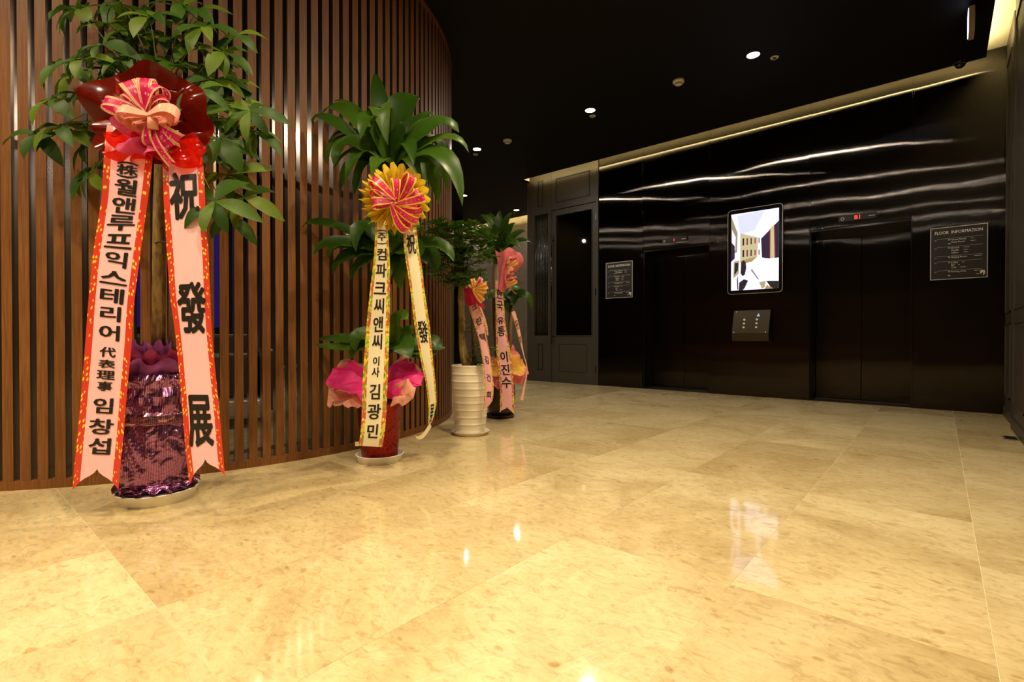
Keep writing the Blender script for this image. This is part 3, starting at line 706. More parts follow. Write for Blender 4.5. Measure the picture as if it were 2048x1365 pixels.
def rib_pts(rows, n):
    """rows: left x, left y, right x, right y, distance along a ribbon, resampled smoothly to n+1"""
    A = np.array(rows, float); s = np.r_[0, np.cumsum(np.hypot(np.diff((A[:, 0] + A[:, 2]) / 2), np.diff((A[:, 1] + A[:, 3]) / 2)))]
    s /= s[-1]; t = np.linspace(0, 1, n + 1)
    out = []
    m_ = np.gradient(A, s, axis=0)
    for q in t:
        i = min(max(int(np.searchsorted(s, q)) - 1, 0), len(s) - 2); h = s[i + 1] - s[i]; x = (q - s[i]) / h
        out.append((2 * x**3 - 3 * x**2 + 1) * A[i] + (x**3 - 2 * x**2 + x) * h * m_[i] + (-2 * x**3 + 3 * x**2) * A[i + 1] + (x**3 - x**2) * h * m_[i + 1])
    return np.array(out)
def ribbon(root, rows, mmain, mborder, chars, border=.14, notch=0, n=40, bold=.03, ink=INK, wave=.0, name='ribbon'):
    R_ = rib_pts(rows, n)
    def S(u, v, off=0):
        q = v * n; i = min(int(q), n - 1); f = q - i
        r = R_[i] * (1 - f) + R_[i + 1] * f
        bow_ = wave * math.sin(v * 9 + u * 1.5)
        x = r[0] + (r[2] - r[0]) * u; y = r[1] + (r[3] - r[1]) * u
        return W(x, y, r[4] - off + bow_ - .012 * math.sin(math.pi * u) * (1 if wave else .3))
    wm = abs(np.linalg.norm(np.array(S(0, .5)) - np.array(S(1, .5))))
    Lm = sum((S(.5, (k + 1) / n) - S(.5, k / n)).length for k in range(n))
    def vend(u):
        if not notch: return 1
        x = abs(2 * u - 1)
        return 1 - notch * (1 - x ** .75 * (1 - .25 * math.sin(math.pi * x)))
    mb = MB(); mb.grid(lambda u, v: S(border + u * (1 - 2 * border), v * vend(border + u * (1 - 2 * border))), 14, n, lambda u, v: (u * wm, v * Lm))
    o = build(name, mb, mmain, root, smooth=True)
    for a in (0, 1 - border):
        mb = MB(); mb.grid(lambda u, v: S(a + u * border, v * vend(a + u * border)), 3, n, lambda u, v: (u, v * Lm / (wm * border) * .7))
        build('border', mb, mborder, o, smooth=True)
    yc = (R_[:, 1] + R_[:, 3]) / 2; vv = np.linspace(0, 1, n + 1); k = int(np.argmax(yc)) + 1
    for c in chars:
        ch, y, hp, wp = c[:4]; rot = c[4] if len(c) > 4 else 0; uc = c[5] if len(c) > 5 else .5
        v = float(np.interp(y, yc[:k], vv[:k])); q = R_[int(v * n)]; wpx = abs(q[2] - q[0]); dv = hp / (abs(yc[k - 1] - yc[0])) * (vv[k - 1] - vv[0])
        vs, fs = glyph(ch, bold, 8 if hp > 30 else 4)
        P = [(p.x, p.y, p.z) for p in vs]
        if rot: P = [(-y_, x_, z_) if rot > 0 else (y_, -x_, z_) for x_, y_, z_ in P]
        xa, xb = min(p[0] for p in P), max(p[0] for p in P); ya, yb = min(p[1] for p in P), max(p[1] for p in P)
        mb = MB(); mb.add([S(uc + ((x - xa) / (xb - xa) - .5) * wp / wpx, v - ((yy - ya) / (yb - ya) - .5) * dv, .0022 + z_ * .03) for x, yy, z_ in P], fs)
        build('letter', mb, ink, o)
    return o
def loop(root, c, ang, Lp, Wd, mt, dep, fat=.35, name='bow_loop', roll=0, tail=False):
    """one loop of bow ribbon; c pixel centre, ang direction, Lp and Wd in pixels, dep distance"""
    sc_ = dep / FOC; C0 = W(c[0], c[1], dep); a = math.radians(ang)
    D = RT * math.cos(a) + UP * math.sin(a); Pp = RT * -math.sin(a) + UP * math.cos(a); F = -FW
    Pp, F2 = Pp * math.cos(roll) + F * math.sin(roll), F * math.cos(roll) - Pp * math.sin(roll)
    L_, w_ = Lp * sc_, Wd * sc_
    def fn(u, v):
        if tail:
            p = C0 + D * L_ * v + F2 * (.18 * L_ * math.sin(v * 3.0)); ww = w_ * (.35 + .65 * min(1, v * 2.2))
            if v > .999: p = p - D * w_ * .35 * (1 - abs(2 * u - 1))
        else:
            th = v * math.pi
            p = C0 + D * L_ * math.sin(th) ** .85 + F2 * (fat * L_ * (.35 * (1 - v) * 1.6 + .5 * math.sin(2 * th)) + .008)
            ww = w_ * (.30 + .70 * math.sin(th) ** .5)
        return p + Pp * (u - .5) * ww
    mb = MB(); mb.grid(fn, 4, 16, lambda u, v: (u, v * 2.2 * L_ / max(w_, 1e-4)))
    return build(name, mb, mt, root, smooth=True)
def m_bow(name, base, edge, flower, edge_w=.22, stripes=True):
    m, nt, b, N, L = nm(name)
    tc = N.new('ShaderNodeTexCoord'); sx = N.new('ShaderNodeSeparateXYZ'); L.new(tc.outputs['UV'], sx.inputs[0])
    e = edge_w
    st = [(0, edge), (e * .45, edge), (e * .5, base), (e * .62, base), (e * .66, edge), (e * .95, edge), (e, base), (1 - e, base), (1 - e * .95, edge), (1 - e * .66, edge), (1 - e * .62, base), (1 - e * .5, base), (1 - e * .45, edge)] if stripes else [(0, edge), (e * .9, edge), (e, base), (1 - e, base), (1 - e * .9, edge)]
    c = ramp(N, L, sx.outputs[0], st)
    mp = N.new('ShaderNodeMapping'); mp.inputs['Scale'].default_value = (2.6, 2.6, 1); L.new(tc.outputs['UV'], mp.inputs[0])
    vo = N.new('ShaderNodeTexVoronoi'); vo.inputs['Scale'].default_value = 1; vo.inputs['Randomness'].default_value = .4; L.new(mp.outputs[0], vo.inputs['Vector'])
    f = ramp(N, L, vo.outputs['Distance'], [(.10, (0, 0, 0)), (.14, (1, 1, 1)), (.24, (1, 1, 1)), (.28, (0, 0, 0))])
    c = mixc(N, L, scal(N, L, f, .75), c, flower); L.new(c, b.inputs['Base Color']); setp(b, None, .28)
    tr = N.new('ShaderNodeBsdfTranslucent'); L.new(c, tr.inputs['Color']); mx = N.new('ShaderNodeMixShader'); mx.inputs[0].default_value = .3
    L.new(b.outputs[0], mx.inputs[1]); L.new(tr.outputs[0], mx.inputs[2]); L.new(mx.outputs[0], N['Material Output'].inputs[0]); return m
PINKR = mat('pink_ribbon_satin', (.88, .50, .54), .45)
REDGOLD = m_band('red_gold_border', (.62, .045, .02), (.95, .62, .06), (2.1, 1.7), (.27, .33), .3)
CREAMR = mat('cream_ribbon_satin', (.84, .76, .52), .45)
MULTI = m_band('tulip_border', (.2, .4, .05), (.90, .80, .06), (1.2, 1.1), (.26, .34), .3, second=[(.36, (.10, .32, .03)), (.46, (.72, .68, .04)), (.54, (.60, .05, .05)), (.66, (.25, .45, .04))])
MULTI2 = m_band('pink_tulip_border', (.2, .4, .05), (.90, .75, .10), (1.2, 1.1), (.26, .34), .3, second=[(.36, (.12, .35, .05)), (.46, (.80, .62, .08)), (.56, (.50, .02, .16)), (.68, (.7, .35, .1))])
PINKR2 = mat('salmon_ribbon_satin', (.88, .44, .48), .45)
BOWP = m_bow('magenta_bow_ribbon', (.62, .012, .11), (.85, .52, .25), (.95, .55, .65))
BOWY = m_bow('magenta_yellow_bow_ribbon', (.66, .03, .12), (.88, .62, .05), (.95, .50, .60), .17, False)
BOWO = m_bow('orange_yellow_bow_ribbon', (.80, .20, .03), (.75, .62, .12), (.95, .70, .3), .3, False)
PEACH = m_translu('peach_satin', (.90, .42, .30), .3, .25)
PINKT = m_translu('pink_tulle', (.75, .10, .28), .6, .4, .15)
REDF = m_translu('red_cellophane', (.19, .010, .003), .15, .28, .42); REDC = m_translu('clear_red_cellophane', (.62, .02, .008), .15, .35, .45)
YELF = m_translu('yellow_paper', (.80, .58, .03), .6, .35)
MAGF = m_translu('magenta_paper', (.78, .025, .25), .6, .3, 0, 1)
LPINK = m_translu('pale_pink_paper', (.85, .42, .30), .7, .35, 0, 1)
PURT = m_translu('purple_tissue', (.30, .06, .26), .6, .3, 0, 1)
ROSE = m_translu('rose_paper', (.82, .20, .22), .6, .3, 0, 1)

# leaflets: four bent variants of unit length along +X
def leaf_mesh(name, wd, droop, fold, mt, n=6, tipp=1.0):
    vs = []; fs = []
    for i in range(n + 1):
        t = i / n; ww = wd * (max(0, math.sin(math.pi * min(1, t ** 1.15) * .985 + .03)) ** .85) * (1 if t < 1 else 0) + .003
        z = -droop * t * t + .10 * math.sin(t * 3.1) * (1 - droop)
        x = t * (1 - .18 * droop * t)
        vs += [(x, -ww, z + fold * ww), (x, 0, z), (x, ww, z + fold * ww)]
    for i in range(n):
        a = 3 * i; fs += [(a, a + 3, a + 4, a + 1), (a + 1, a + 4, a + 5, a + 2)]
    me = bpy.data.meshes.new(name); me.from_pydata(vs, [], fs); me.materials.append(mt); me.polygons.foreach_set('use_smooth', [True] * len(me.polygons)); return me
LM1 = [leaf_mesh('leaf', w_, d_, f_, LF1) for w_, d_, f_ in ((.165, .16, .30), (.185, .32, .22), (.15, .06, .40), (.175, .50, .2))]
def place_leaf(root, me, P, D, Nn, s, sy=1.0):
    D = D.normalized(); Y = Nn.cross(D).normalized(); Z = D.cross(Y)
    o = bpy.data.objects.new('leaf', me); o.parent = root
    p = P - ORIG[root.name]
    o.matrix_local = Matrix(((D.x * s, Y.x * s * sy, Z.x * s, p.x), (D.y * s, Y.y * s * sy, Z.y * s, p.y), (D.z * s, Y.z * s * sy, Z.z * s, p.z), (0, 0, 0, 1)))
    COL.objects.link(o); return o
def bez_leaf(root, P0, P1, P2, wd, mt, n=8, fold=.35, side=None, name='leaf'):
    vs = []; fs = []
    for i in range(n + 1):
        t = i / n; p = P0 * (1 - t) ** 2 + P1 * 2 * t * (1 - t) + P2 * t * t
        d = ((P1 - P0) * (1 - t) + (P2 - P1) * t).normalized()
        s = d.cross(side if side is not None else Vector((0, 0, 1)))
        if s.length < .05: s = RT.copy()
        s.normalize(); nn = s.cross(d)
        ww = wd * 1.25 * max(.02, (math.sin(math.pi * (.10 + .90 * t ** .9)) ** .75) if t < 1 else .02)
        wv = .12 * wd * math.sin(t * 14 + P2.x * 30)
        tri = [p - s * ww + nn * (fold * ww + wv), p, p + s * ww + nn * (fold * ww - wv)]
        for q in tri:                                     # leaves bend round the slats, not through them
            e = Vector((q.x + 5.437, q.y - 1.735, 0)); l_ = e.length
            if l_ < 2.43: q = q + e * ((2.43 - l_) / l_)
            vs.append(q)
    for i in range(n):
        a = 3 * i; fs += [(a, a + 3, a + 4, a + 1), (a + 1, a + 4, a + 5, a + 2)]
    mb = MB(); mb.add(vs, fs); return build(name, mb, mt, root, smooth=True)

def saucer(c, r, h, lab, mt=SAUCER, sx=1.0):
    t = thing('plant_saucer', lab, 'saucer', (c.x, c.y, 0))
    build('dish', MB().lathe(c, [(.001, .004), (r * .86, .004), (r * .86, 0), (r * .90, 0), (r * .985, h * .9), (r * 1.02, h), (r, h + .003), (r * .965, h), (r * .88, .012), (.001, .010)], 48, sx=sx), mt, t, smooth=True)
    return t

# ---------------------------------------------------------------- 1: money tree in purple foil
C1 = Vector((-2.83, .709, 0)); D1 = (C1.xy.to_3d()).dot(FW)
saucer(C1, .164, .052, 'white plastic saucer under the purple foil wrapped pot')
t1 = thing('potted_money_tree', 'tall money tree in purple foil with red bow and two pink ribbons', 'potted plant', (C1.x, C1.y, 0))
FOIL = m_foil('purple_dotted_foil', (.33, .13, .31), .24, 150)
def wrinkle(amp, fz=6, fa=5, seed=0):
    def f(p, a, t):
        n_ = noise.noise(Vector((math.cos(a) * fa * .5 + seed, math.sin(a) * fa * .5, t * fz)))
        n2 = 1 - 2.2 * abs(noise.noise(Vector((math.cos(a) * fa * .8 + seed + t * 2, math.sin(a) * fa * .8, t * fz * .5 + 4))))
        k = 1 + amp * (.6 * n_ + .7 * n2 - .3); return Vector((p.x * k, p.y * k, p.z))
    return f
prof = [(.128, .042), (.140, .08), (.148, .16), (.154, .24), (.152, .32), (.142, .38)]
pf = []
for i in range(25):
    q = i / 24 * 5; k = min(int(q), 4); f = q - k; pf.append((prof[k][0] * (1 - f) + prof[k + 1][0] * f, prof[k][1] * (1 - f) + prof[k + 1][1] * f))
build('inner_pot', MB().lathe(C1, [(.001, .014), (.115, .014), (.128, .40), (.118, .40), (.117, .385), (.001, .385)], 32), mat('plastic_pot', (.05, .03, .04), .5), t1, smooth=True)
build('foil_wrap', MB().lathe(C1, pf, 120, fn=wrinkle(.10, 4, 4)), FOIL, t1)
def collar(c, r0, r1, z0, z1, amp, waves, seed, nz=10, zamp=.02, tilt=0):
    def f(p, a, t):
        k = 1 + amp * t * math.sin(waves * a + seed + 1.3 * math.sin(2 * a)) + .06 * noise.noise(Vector((p.x * 20, p.y * 20, t * 4 + seed)))
        z = p.z + zamp * t * math.cos(waves * a * 1.0 + seed * 2) + tilt * math.cos(a - seed) * t
        return Vector((p.x * k, p.y * k, z))
    return MB().lathe(c, [(r0 + (r1 - r0) * math.sin(i / nz * math.pi / 2), z0 + (z1 - z0) * i / nz) for i in range(nz + 1)], 120, fn=f)
build('foil_skirt', collar(C1, .134, .172, .100, .072, .05, 16, 1.2, 6, .010), FOIL, t1)
build('foil_fold', MB().lathe(C1, [(.150, .37), (.166, .385), (.162, .415), (.140, .435)], 100, fn=wrinkle(.05, 5, 6, 3)), m_foil('lilac_band_foil', (.46, .22, .30), .25, 150), t1)
build('foil_top', MB().lathe(C1, [(.148, .42), (.158, .46), (.155, .50), (.150, .54), (.158, .575), (.150, .60)], 110, fn=wrinkle(.12, 4, 4, 9)), FOIL, t1)
tb = MB()
for q in range(3):
    a0 = math.radians(-60 + 16 * q)
    tb.tube([Vector((C1.x + (.158 + .004 * math.sin(k * 2)) * math.cos(a0 + .04 * math.sin(k)), C1.y + .160 * math.sin(a0 + .04 * math.sin(k)), .07 + .05 * k)) for k in range(7)], .002, 6)
build('tie_string', MB().tube([Vector((C1.x + .158 * math.cos(a), C1.y + .158 * math.sin(a), .060 + .004 * math.sin(5 * a))) for a in np.linspace(0, 2 * math.pi, 60)], .0028, 6), mat('purple_string', (.10, .02, .12), .5), t1)
for q, (r0, r1, z0, z1) in enumerate(((.09, .150, .56, .66), (.07, .125, .58, .70), (.05, .098, .60, .745))):
    build('tissue_wrap', collar(C1, r0, r1, z0, z1, .13, 8 + 2 * q, q * 2.1, 10, .016), PURT if q != 1 else m_translu('crimson_tissue', (.30, .02, .08), .6, .3, 0, 1), t1, smooth=True)
build('soil', MB().lathe(C1, [(.0001, .60), (.10, .60), (.11, .55)], 24), SOIL, t1)
for (xa, xb, r) in ((316, 322, .028), (349, 344, .026)):
    pts = [W(xa, 700, D1), W(xa + 2, 560, D1), W((xa + xb) / 2, 440, D1), W(xb, 300, D1), W(xb, 150, D1 + .02)]
    pts[0].z = .58
    build('cane', MB().tube(pts, [r * 1.05, r, r * .97, r * .92, r * .8], 14), BARKP if xa < 330 else BARK, t1, smooth=True)
kc = W(334, 489, D1); kk = MB()
kk.tube([kc + Vector((.078 * math.cos(a) * 1.0, .045 * math.sin(a), 0)) for a in np.linspace(0, 2 * math.pi, 25)], .004, 6)
build('cane_tie', kk, mat('dark_green_tie', (.03, .05, .05), .4), t1, smooth=True)
hubs = [(100, 200, -.05, 5), (80, 268, -.02, 4), (505, 262, .02, 5), (385, 175, .2, 6), (300, 35, -.1, 6), (262, 70, .1, 6), (150, 20, -.1, 5), (168, 16, .1, 6), (216, 47, .0, 6), (240, 12, .15, 5), (333, 76, .05, 6), (408, 54, -.05, 7), (447, 105, -.02, 7), (286, 104, .1, 6), (206, 90, -.12, 5), (128, 128, -.05, 5), (165, 120, -.15, 5),
        (235, 132, .1, 6), (183, 172, .02, 5), (165, 198, .12, 4), (400, 180, -.15, 5), (428, 160, 0, 6), (366, 160, .12, 6), (468, 218, .0, 5), (500, 222, -.05, 6), (440, 278, -.08, 5), (425, 300, .1, 5),
        (120, 252, -.02, 4), (146, 262, .05, 4), (184, 280, .08, 5), (190, 336, .1, 4), (183, 348, .02, 4), (455, 350, 0, 5), (430, 403, -.22, 6), (487, 395, .03, 4), (457, 432, .05, 3), (385, 92, .1, 6), (432, 128, .1, 5),
        (278, 22, .12, 5), (242, 4, -.05, 5), (366, 11, 0, 6), (392, 22, .08, 5), (458, 165, .12, 5), (205, 120, .15, 5), (315, 120, .12, 6), (154, 147, .1, 5), (256, 120, -.1, 5), (410, 205, .15, 5), (420, 240, .15, 5), (330, 40, .15, 5), (350, 130, .0, 5), (290, 60, .18, 5), (475, 70, .1, 4)]
rr = random.Random(11); br = MB()
top = W(325, 215, D1)
for (px, py, dd, nl) in hubs:
    P = W(px, py, D1 - .03 + dd * .9)
    out = (P - top); out.z *= .4; out = out.normalized() if out.length > .01 else RT
    mid = top.lerp(P, .5) + Vector((0, 0, .07 + .02 * rr.random()))
    q = [top + Vector((rr.uniform(-.02, .02), rr.uniform(-.02, .02), rr.uniform(-.25, .10))), mid, P]
    pts = [q[0] * (1 - t) ** 2 + q[1] * 2 * t * (1 - t) + q[2] * t * t for t in (0, .25, .5, .75, 1)]
    br.tube(pts, [.005, .004, .003, .0025, .002], 5)
    Nn = (Vector((0, 0, 1)) * .8 - FW * (.7 + .5 * rr.random()) + out * .35 + Vector((rr.uniform(-.3, .3),) * 3)).normalized()
    t0 = Nn.cross(Vector((.2, .4, .9))).normalized(); t1_ = Nn.cross(t0); ph = rr.random() * 6.28
    big = 1.12 if py > 240 else 1.0
    for k in range(nl):
        a = ph + 2 * math.pi * k / nl * (.92) + rr.uniform(-.2, .2)
        D = t0 * math.cos(a) + t1_ * math.sin(a) + Vector((0, 0, -.18 - .2 * rr.random())) + out * .25
        place_leaf(t1, LM1[rr.randrange(4)], P, D, Nn, rr.uniform(.12, .19) * big, rr.uniform(.9, 1.2))
build('branches', br, STEM, t1, smooth=True)
# red cellophane rosette behind the bow

def fan(c, d, rx, ry, amp, waves, seed, cup=.10, n=96, m_=8, hole=.0, lean=0, back=0, point=0):
    C0 = W(c[0], c[1], d); s = d / FOC
    def fn(u, v):
        a = 2 * math.pi * u; r = hole + (1 - hole) * v
        k = 1 + amp * math.sin(waves * a + seed) * v + .045 * math.sin(3 * a + seed * 2) * v
        if point: k = 1 + .10 * v * (2 * abs((a * waves / (2 * math.pi)) % 1 - .5) * 2 - 1)
        f = cup * (v ** 1.5) - back + (.018 if not point else .03) * v * math.sin(waves * a + seed) + .016 * v * math.sin(5 * a + 2 * seed) + (0 if point else .022 * noise.noise(Vector((math.cos(a) * 3 * v, math.sin(a) * 3 * v, seed))))
        return C0 + RT * math.cos(a) * rx * s * r * k + UP * math.sin(a) * ry * s * r * k - FW * f
    return MB().grid(fn, n, m_)
build('cellophane_fan', fan((300, 232), 2.170, 122, 96, .035, 5, .4, .03), REDF, t1, smooth=True)
build('cellophane_fan', fan((322, 262), 2.185, 112, 72, .05, 4, 2.0, .02), REDF, t1, smooth=True)
ribbon(t1, [(214, 250, 300, 262, 2.145), (210, 280, 305, 300, 2.120), (206, 340, 302, 352, 2.115), (202.6, 397, 294, 412, 2.120), (193, 460, 287.5, 460, 2.120), (185, 514, 278, 530, 2.120), (177, 600, 268, 610, 2.120), (171, 680, 263, 690, 2.120), (163, 780, 254, 785, 2.120), (154, 880, 246, 884, 2.115), (148, 940, 240, 942, 2.110), (145, 981, 237, 981, 2.105)],
       PINKR, REDGOLD, [('(', 327, 7, 42, -1), ('株', 340, 20, 44), (')', 353, 7, 42, -1), ('월', 375, 33, 46), ('앤', 411, 32, 48), ('루', 446, 31, 56), ('프', 483, 29, 56), ('익', 519, 31, 45), ('스', 556, 27, 56), ('테', 592, 31, 48), ('리', 628, 30, 42), ('어', 666, 31, 42), ('代', 705, 20, 33), ('表', 728.5, 17, 35), ('理', 750.5, 18, 37), ('事', 773, 19, 31), ('임', 812, 31, 40), ('창', 854, 31, 50), ('섭', 893, 33, 45)], border=.15, notch=.058, bold=.024)
ribbon(t1, [(322, 285, 395, 275, 2.150), (325, 335, 406, 325, 2.130), (326, 375, 409, 372, 2.120), (331, 460, 412.5, 450, 2.120), (334.4, 514, 417, 505, 2.120), (340, 590, 420, 587, 2.120), (350, 665, 424, 665, 2.120), (358, 745, 431, 745, 2.120), (364, 813, 438, 813, 2.115), (371, 900, 445, 895, 2.110), (379, 971, 450, 952, 2.105)],
       PINKR, REDGOLD, [('祝', 391, 95, 60, 0, .50), ('發', 616, 104, 58, 0, .52), ('展', 842, 104, 50, 0, .45)], border=.15, notch=.062, bold=.03)
build('cellophane_cover', fan((262, 292), 2.095, 50, 34, .08, 5, 1, .0, hole=.0), REDC, t1, smooth=True)
build('cellophane_cover', fan((362, 300), 2.100, 52, 34, .08, 5, 2.4, .0), REDC, t1, smooth=True)
build('tulle_tuft', fan((292, 270), 2.085, 50, 46, .14, 5, .6, .02), PINKT, t1, smooth=True)
db = 2.06
B0 = (303, 236)
for a, L_, w_, rl, ft in ((124, 74, 32, .35, .4), (93, 72, 30, .25, .35), (60, 64, 30, -.3, .4), (142, 60, 24, .5, .4), (167, 88, 24, .25, .3), (36, 50, 24, -.5, .4)): loop(t1, B0, a, L_, w_, BOWP, db, ft, roll=rl)
for a, L_, w_, rl in ((-52, 66, 30, 0), (-30, 70, 26, .2), (-64, 92, 18, .2), (-88, 44, 26, .2)): loop(t1, (B0[0] + 3, B0[1] + 12), a, L_, w_, BOWP, db, .3, roll=rl, tail=(a in (-52, -30, -64)))
for a, L_, w_, rl in ((176, 60, 26, .5), (188, 46, 26, .5), (204, 34, 24, .5), (8, 58, 28, -.5), (-2, 44, 28, -.5), (18, 50, 22, -.4)): loop(t1, (305, 245), a, L_, w_, PEACH, db - .015, .45, 'satin_loop', roll=rl)
build('knot', MB().tube([W(306, 235, db - .035), W(306, 258, db - .035)], .020, 16), PEACH, t1, smooth=True)

# ---------------------------------------------------------------- 2: dracaena in red glitter pot
C2 = Vector((-2.657, 1.833, 0)); D2 = C2.dot(FW)
saucer(C2, .145, .046, 'white plastic saucer under the red glitter pot')
t2 = thing('potted_dracaena', 'three tiered dracaena in red glitter pot with magenta paper and yellow bow', 'potted plant', (C2.x, C2.y, 0))
RG = m_foil('red_glitter', (.24, .012, .008), .3, 150)
build('pot', MB().lathe(C2, [(.001, .016), (.100, .014), (.108, .02), (.112, .06), (.137, .34), (.146, .36), (.146, .38), (.134, .38), (.132, .33), (.001, .33)], 64), RG, t2, smooth=True)
build('soil', MB().lathe(C2, [(.0001, .345), (.131, .345)], 24), SOIL, t2)
for q, (cx_, dx, h_, r) in enumerate(((0, 0, 1.66, .020), (.045, .02, 1.10, .018), (-.04, .02, .72, .018))):
    base = C2 + RT * cx_ + Vector((0, dx, 0)); build('cane', MB().tube([base + Vector((0, 0, .34)), base + Vector((.005, 0, h_ * .7)), base + Vector((0, .0, h_))], [r, r * .95, r * .9], 12), BARK, t2, smooth=True)
def dleaf(root, base, tip, wd, dp, dt, arch=.35, mt=LF2, mid=None, D=None):
    P0 = W(base[0], base[1], D); P2 = W(tip[0], tip[1], D + dt)
    if mid: P1 = W(2 * mid[0] - (base[0] + tip[0]) / 2, 2 * mid[1] - (base[1] + tip[1]) / 2, D + dt * .4 - dp)
    else:
        ln = (P2 - P0).length; P1 = (P0 + P2) / 2 + Vector((0, 0, 1)) * ln * arch
    side = (Vector((0, 0, 1)) * .6 - FW * .8)
    bez_leaf(root, P0, P1, P2, wd * D / FOC / 2, mt, 9, .3, side)
b2 = (784, 335)
crown = [((627, 255), (660, 240), 22, .05), ((640, 240), (690, 222), 26, .15), ((668, 203), (715, 228), 20, .2), ((750, 146), (762, 215), 30, .1), ((776, 290), (760, 215), 40, -.1), ((838, 200), (805, 215), 50, .1), ((918, 265), (865, 250), 36, .0),
         ((938, 306), (885, 275), 18, -.05), ((925, 412), (882, 310), 34, -.15), ((897, 385), (860, 310), 26, .05), ((878, 408), (845, 320), 34, .1), ((862, 420), (835, 350), 16, -.1), ((654, 300), (700, 265), 20, .1), ((652, 330), (690, 280), 30, .1),
         ((668, 335), (700, 285), 32, -.1), ((680, 395), (710, 320), 26, .1), ((665, 340), (718, 300), 26, .15), ((708, 390), (735, 320), 30, .05), ((722, 280), (742, 235), 34, -.2), ((746, 350), (760, 320), 28, -.25), ((828, 330), (812, 285), 30, -.25), ((700, 250), (735, 245), 30, .15),
         ((890, 250), (845, 250), 24, .15), ((905, 360), (862, 280), 30, .15), ((845, 300), (825, 290), 36, .15), ((740, 300), (755, 290), 34, .1), ((815, 250), (800, 270), 34, -.1), ((790, 235), (780, 280), 44, .05), ((760, 240), (765, 290), 40, .1),
         ((690, 370), (725, 300), 28, -.1), ((850, 390), (825, 320), 30, -.1), ((760, 400), (770, 330), 28, .1), ((810, 400), (800, 330), 28, .1), ((720, 230), (755, 255), 36, .05), ((865, 225), (825, 255), 30, .15)]
for tip, mid, w_, dt in crown: dleaf(t2, b2, tip, w_, .06, dt, mid=mid, D=D2 - .05)
tier2 = [((598, 458), (660, 448), 18, .05), ((628, 510), (675, 485), 26, -.1), ((655, 520), (690, 488), 28, .05), ((665, 548), (700, 510), 26, -.05), ((712, 505), (725, 455), 30, -.1), ((715, 455), (745, 450), 30, .1), ((908, 524), (870, 487), 26, -.1), ((850, 460), (820, 462), 18, .0),
         ((875, 540), (850, 510), 40, .0), ((838, 520), (822, 500), 44, -.2), ((700, 560), (730, 520), 26, 0), ((740, 570), (760, 530), 30, .1), ((800, 580), (795, 530), 30, 0), ((820, 470), (800, 480), 36, .1), ((760, 450), (770, 480), 34, .1), ((690, 470), (730, 470), 28, .15), ((850, 495), (820, 500), 30, .1), ((780, 560), (782, 530), 30, -.1)]
for tip, mid, w_, dt in tier2: dleaf(t2, (784, 505), tip, w_, .05, dt, mid=mid, D=D2 - .02)
tier3 = [((712, 705), (722, 670), 28, -.05), ((700, 720), (725, 690), 26, 0), ((820, 718), (805, 690), 42, -.12), ((830, 650), (805, 672), 26, 0), ((815, 640), (800, 640), 34, -.1), ((888, 695), (860, 688), 34, .05), ((870, 705), (850, 700), 30, .0), ((850, 720), (830, 700), 34, .05), ((740, 650), (760, 670), 26, .1), ((775, 640), (782, 670), 26, .1), ((770, 720), (778, 690), 30, -.1), ((635, 680), (690, 678), 18, .1), ((630, 690), (690, 695), 16, .05)]
for tip, mid, w_, dt in tier3: dleaf(t2, (785, 690), tip, w_, .04, dt, mid=mid, D=D2 - .03)
# paper around the pot
def sheet_ring(root, c, pts, m_, name='paper_wrap', d=None, seed=0, n=60):
    """a ruffled sheet drawn from its gathered centre to the outline pts (pixel, distance offset)"""
    C0 = W(c[0], c[1], d); K = len(pts)
    def fn(u, v):
        q = u * K; i = int(q) % K; f = q - int(q); f = f * f * (3 - 2 * f)
        a, b_ = pts[i], pts[(i + 1) % K]
        x = a[0] * (1 - f) + b_[0] * f; y = a[1] * (1 - f) + b_[1] * f; dz = a[2] * (1 - f) + b_[2] * f
        E = W(x, y, d + dz); r = v ** .9
        P = C0.lerp(E, r); P = P + Vector((0, 0, 1)) * .03 * math.sin(math.pi * v)
        return P - FW * (.016 * v * math.sin(q * math.pi * .9 + seed) + .045 * v * noise.noise(Vector((P.x * 8, P.y * 8 + seed, P.z * 8)))) + UP * .045 * v * noise.noise(Vector((P.x * 19, seed, P.z * 19))) + RT * .02 * v * noise.noise(Vector((P.z * 22, seed, P.x * 22)))
    return build(name, MB().grid(fn, n, 10), m_, root, smooth=True)
sheet_ring(t2, (755, 790), [(660, 812, 0), (655, 760, .06), (690, 716, .12), (735, 735, .14), (765, 742, .16), (810, 712, .14), (840, 740, .08), (826, 790, -.04), (800, 812, -.12), (765, 790, -.14), (722, 818, -.14), (690, 812, -.10)], LPINK, d=D2 - .04, seed=1, n=84)
sheet_ring(t2, (752, 775), [(654, 768, 0), (664, 734, .06), (700, 722, .05), (735, 755, .02), (775, 745, .05), (812, 716, .08), (850, 752, .02), (842, 775, -.06), (812, 770, -.13), (785, 800, -.16), (740, 812, -.17), (712, 795, -.14), (672, 782, -.1)], MAGF, d=D2 - .06, seed=2.5, n=91)
sheet_ring(t2, (805, 795), [(778, 808, 0), (790, 775, 0), (815, 763, .0), (834, 778, -.0), (826, 800, -.02), (805, 812, -.03)], LPINK, d=D2 - .20, seed=4, n=48)
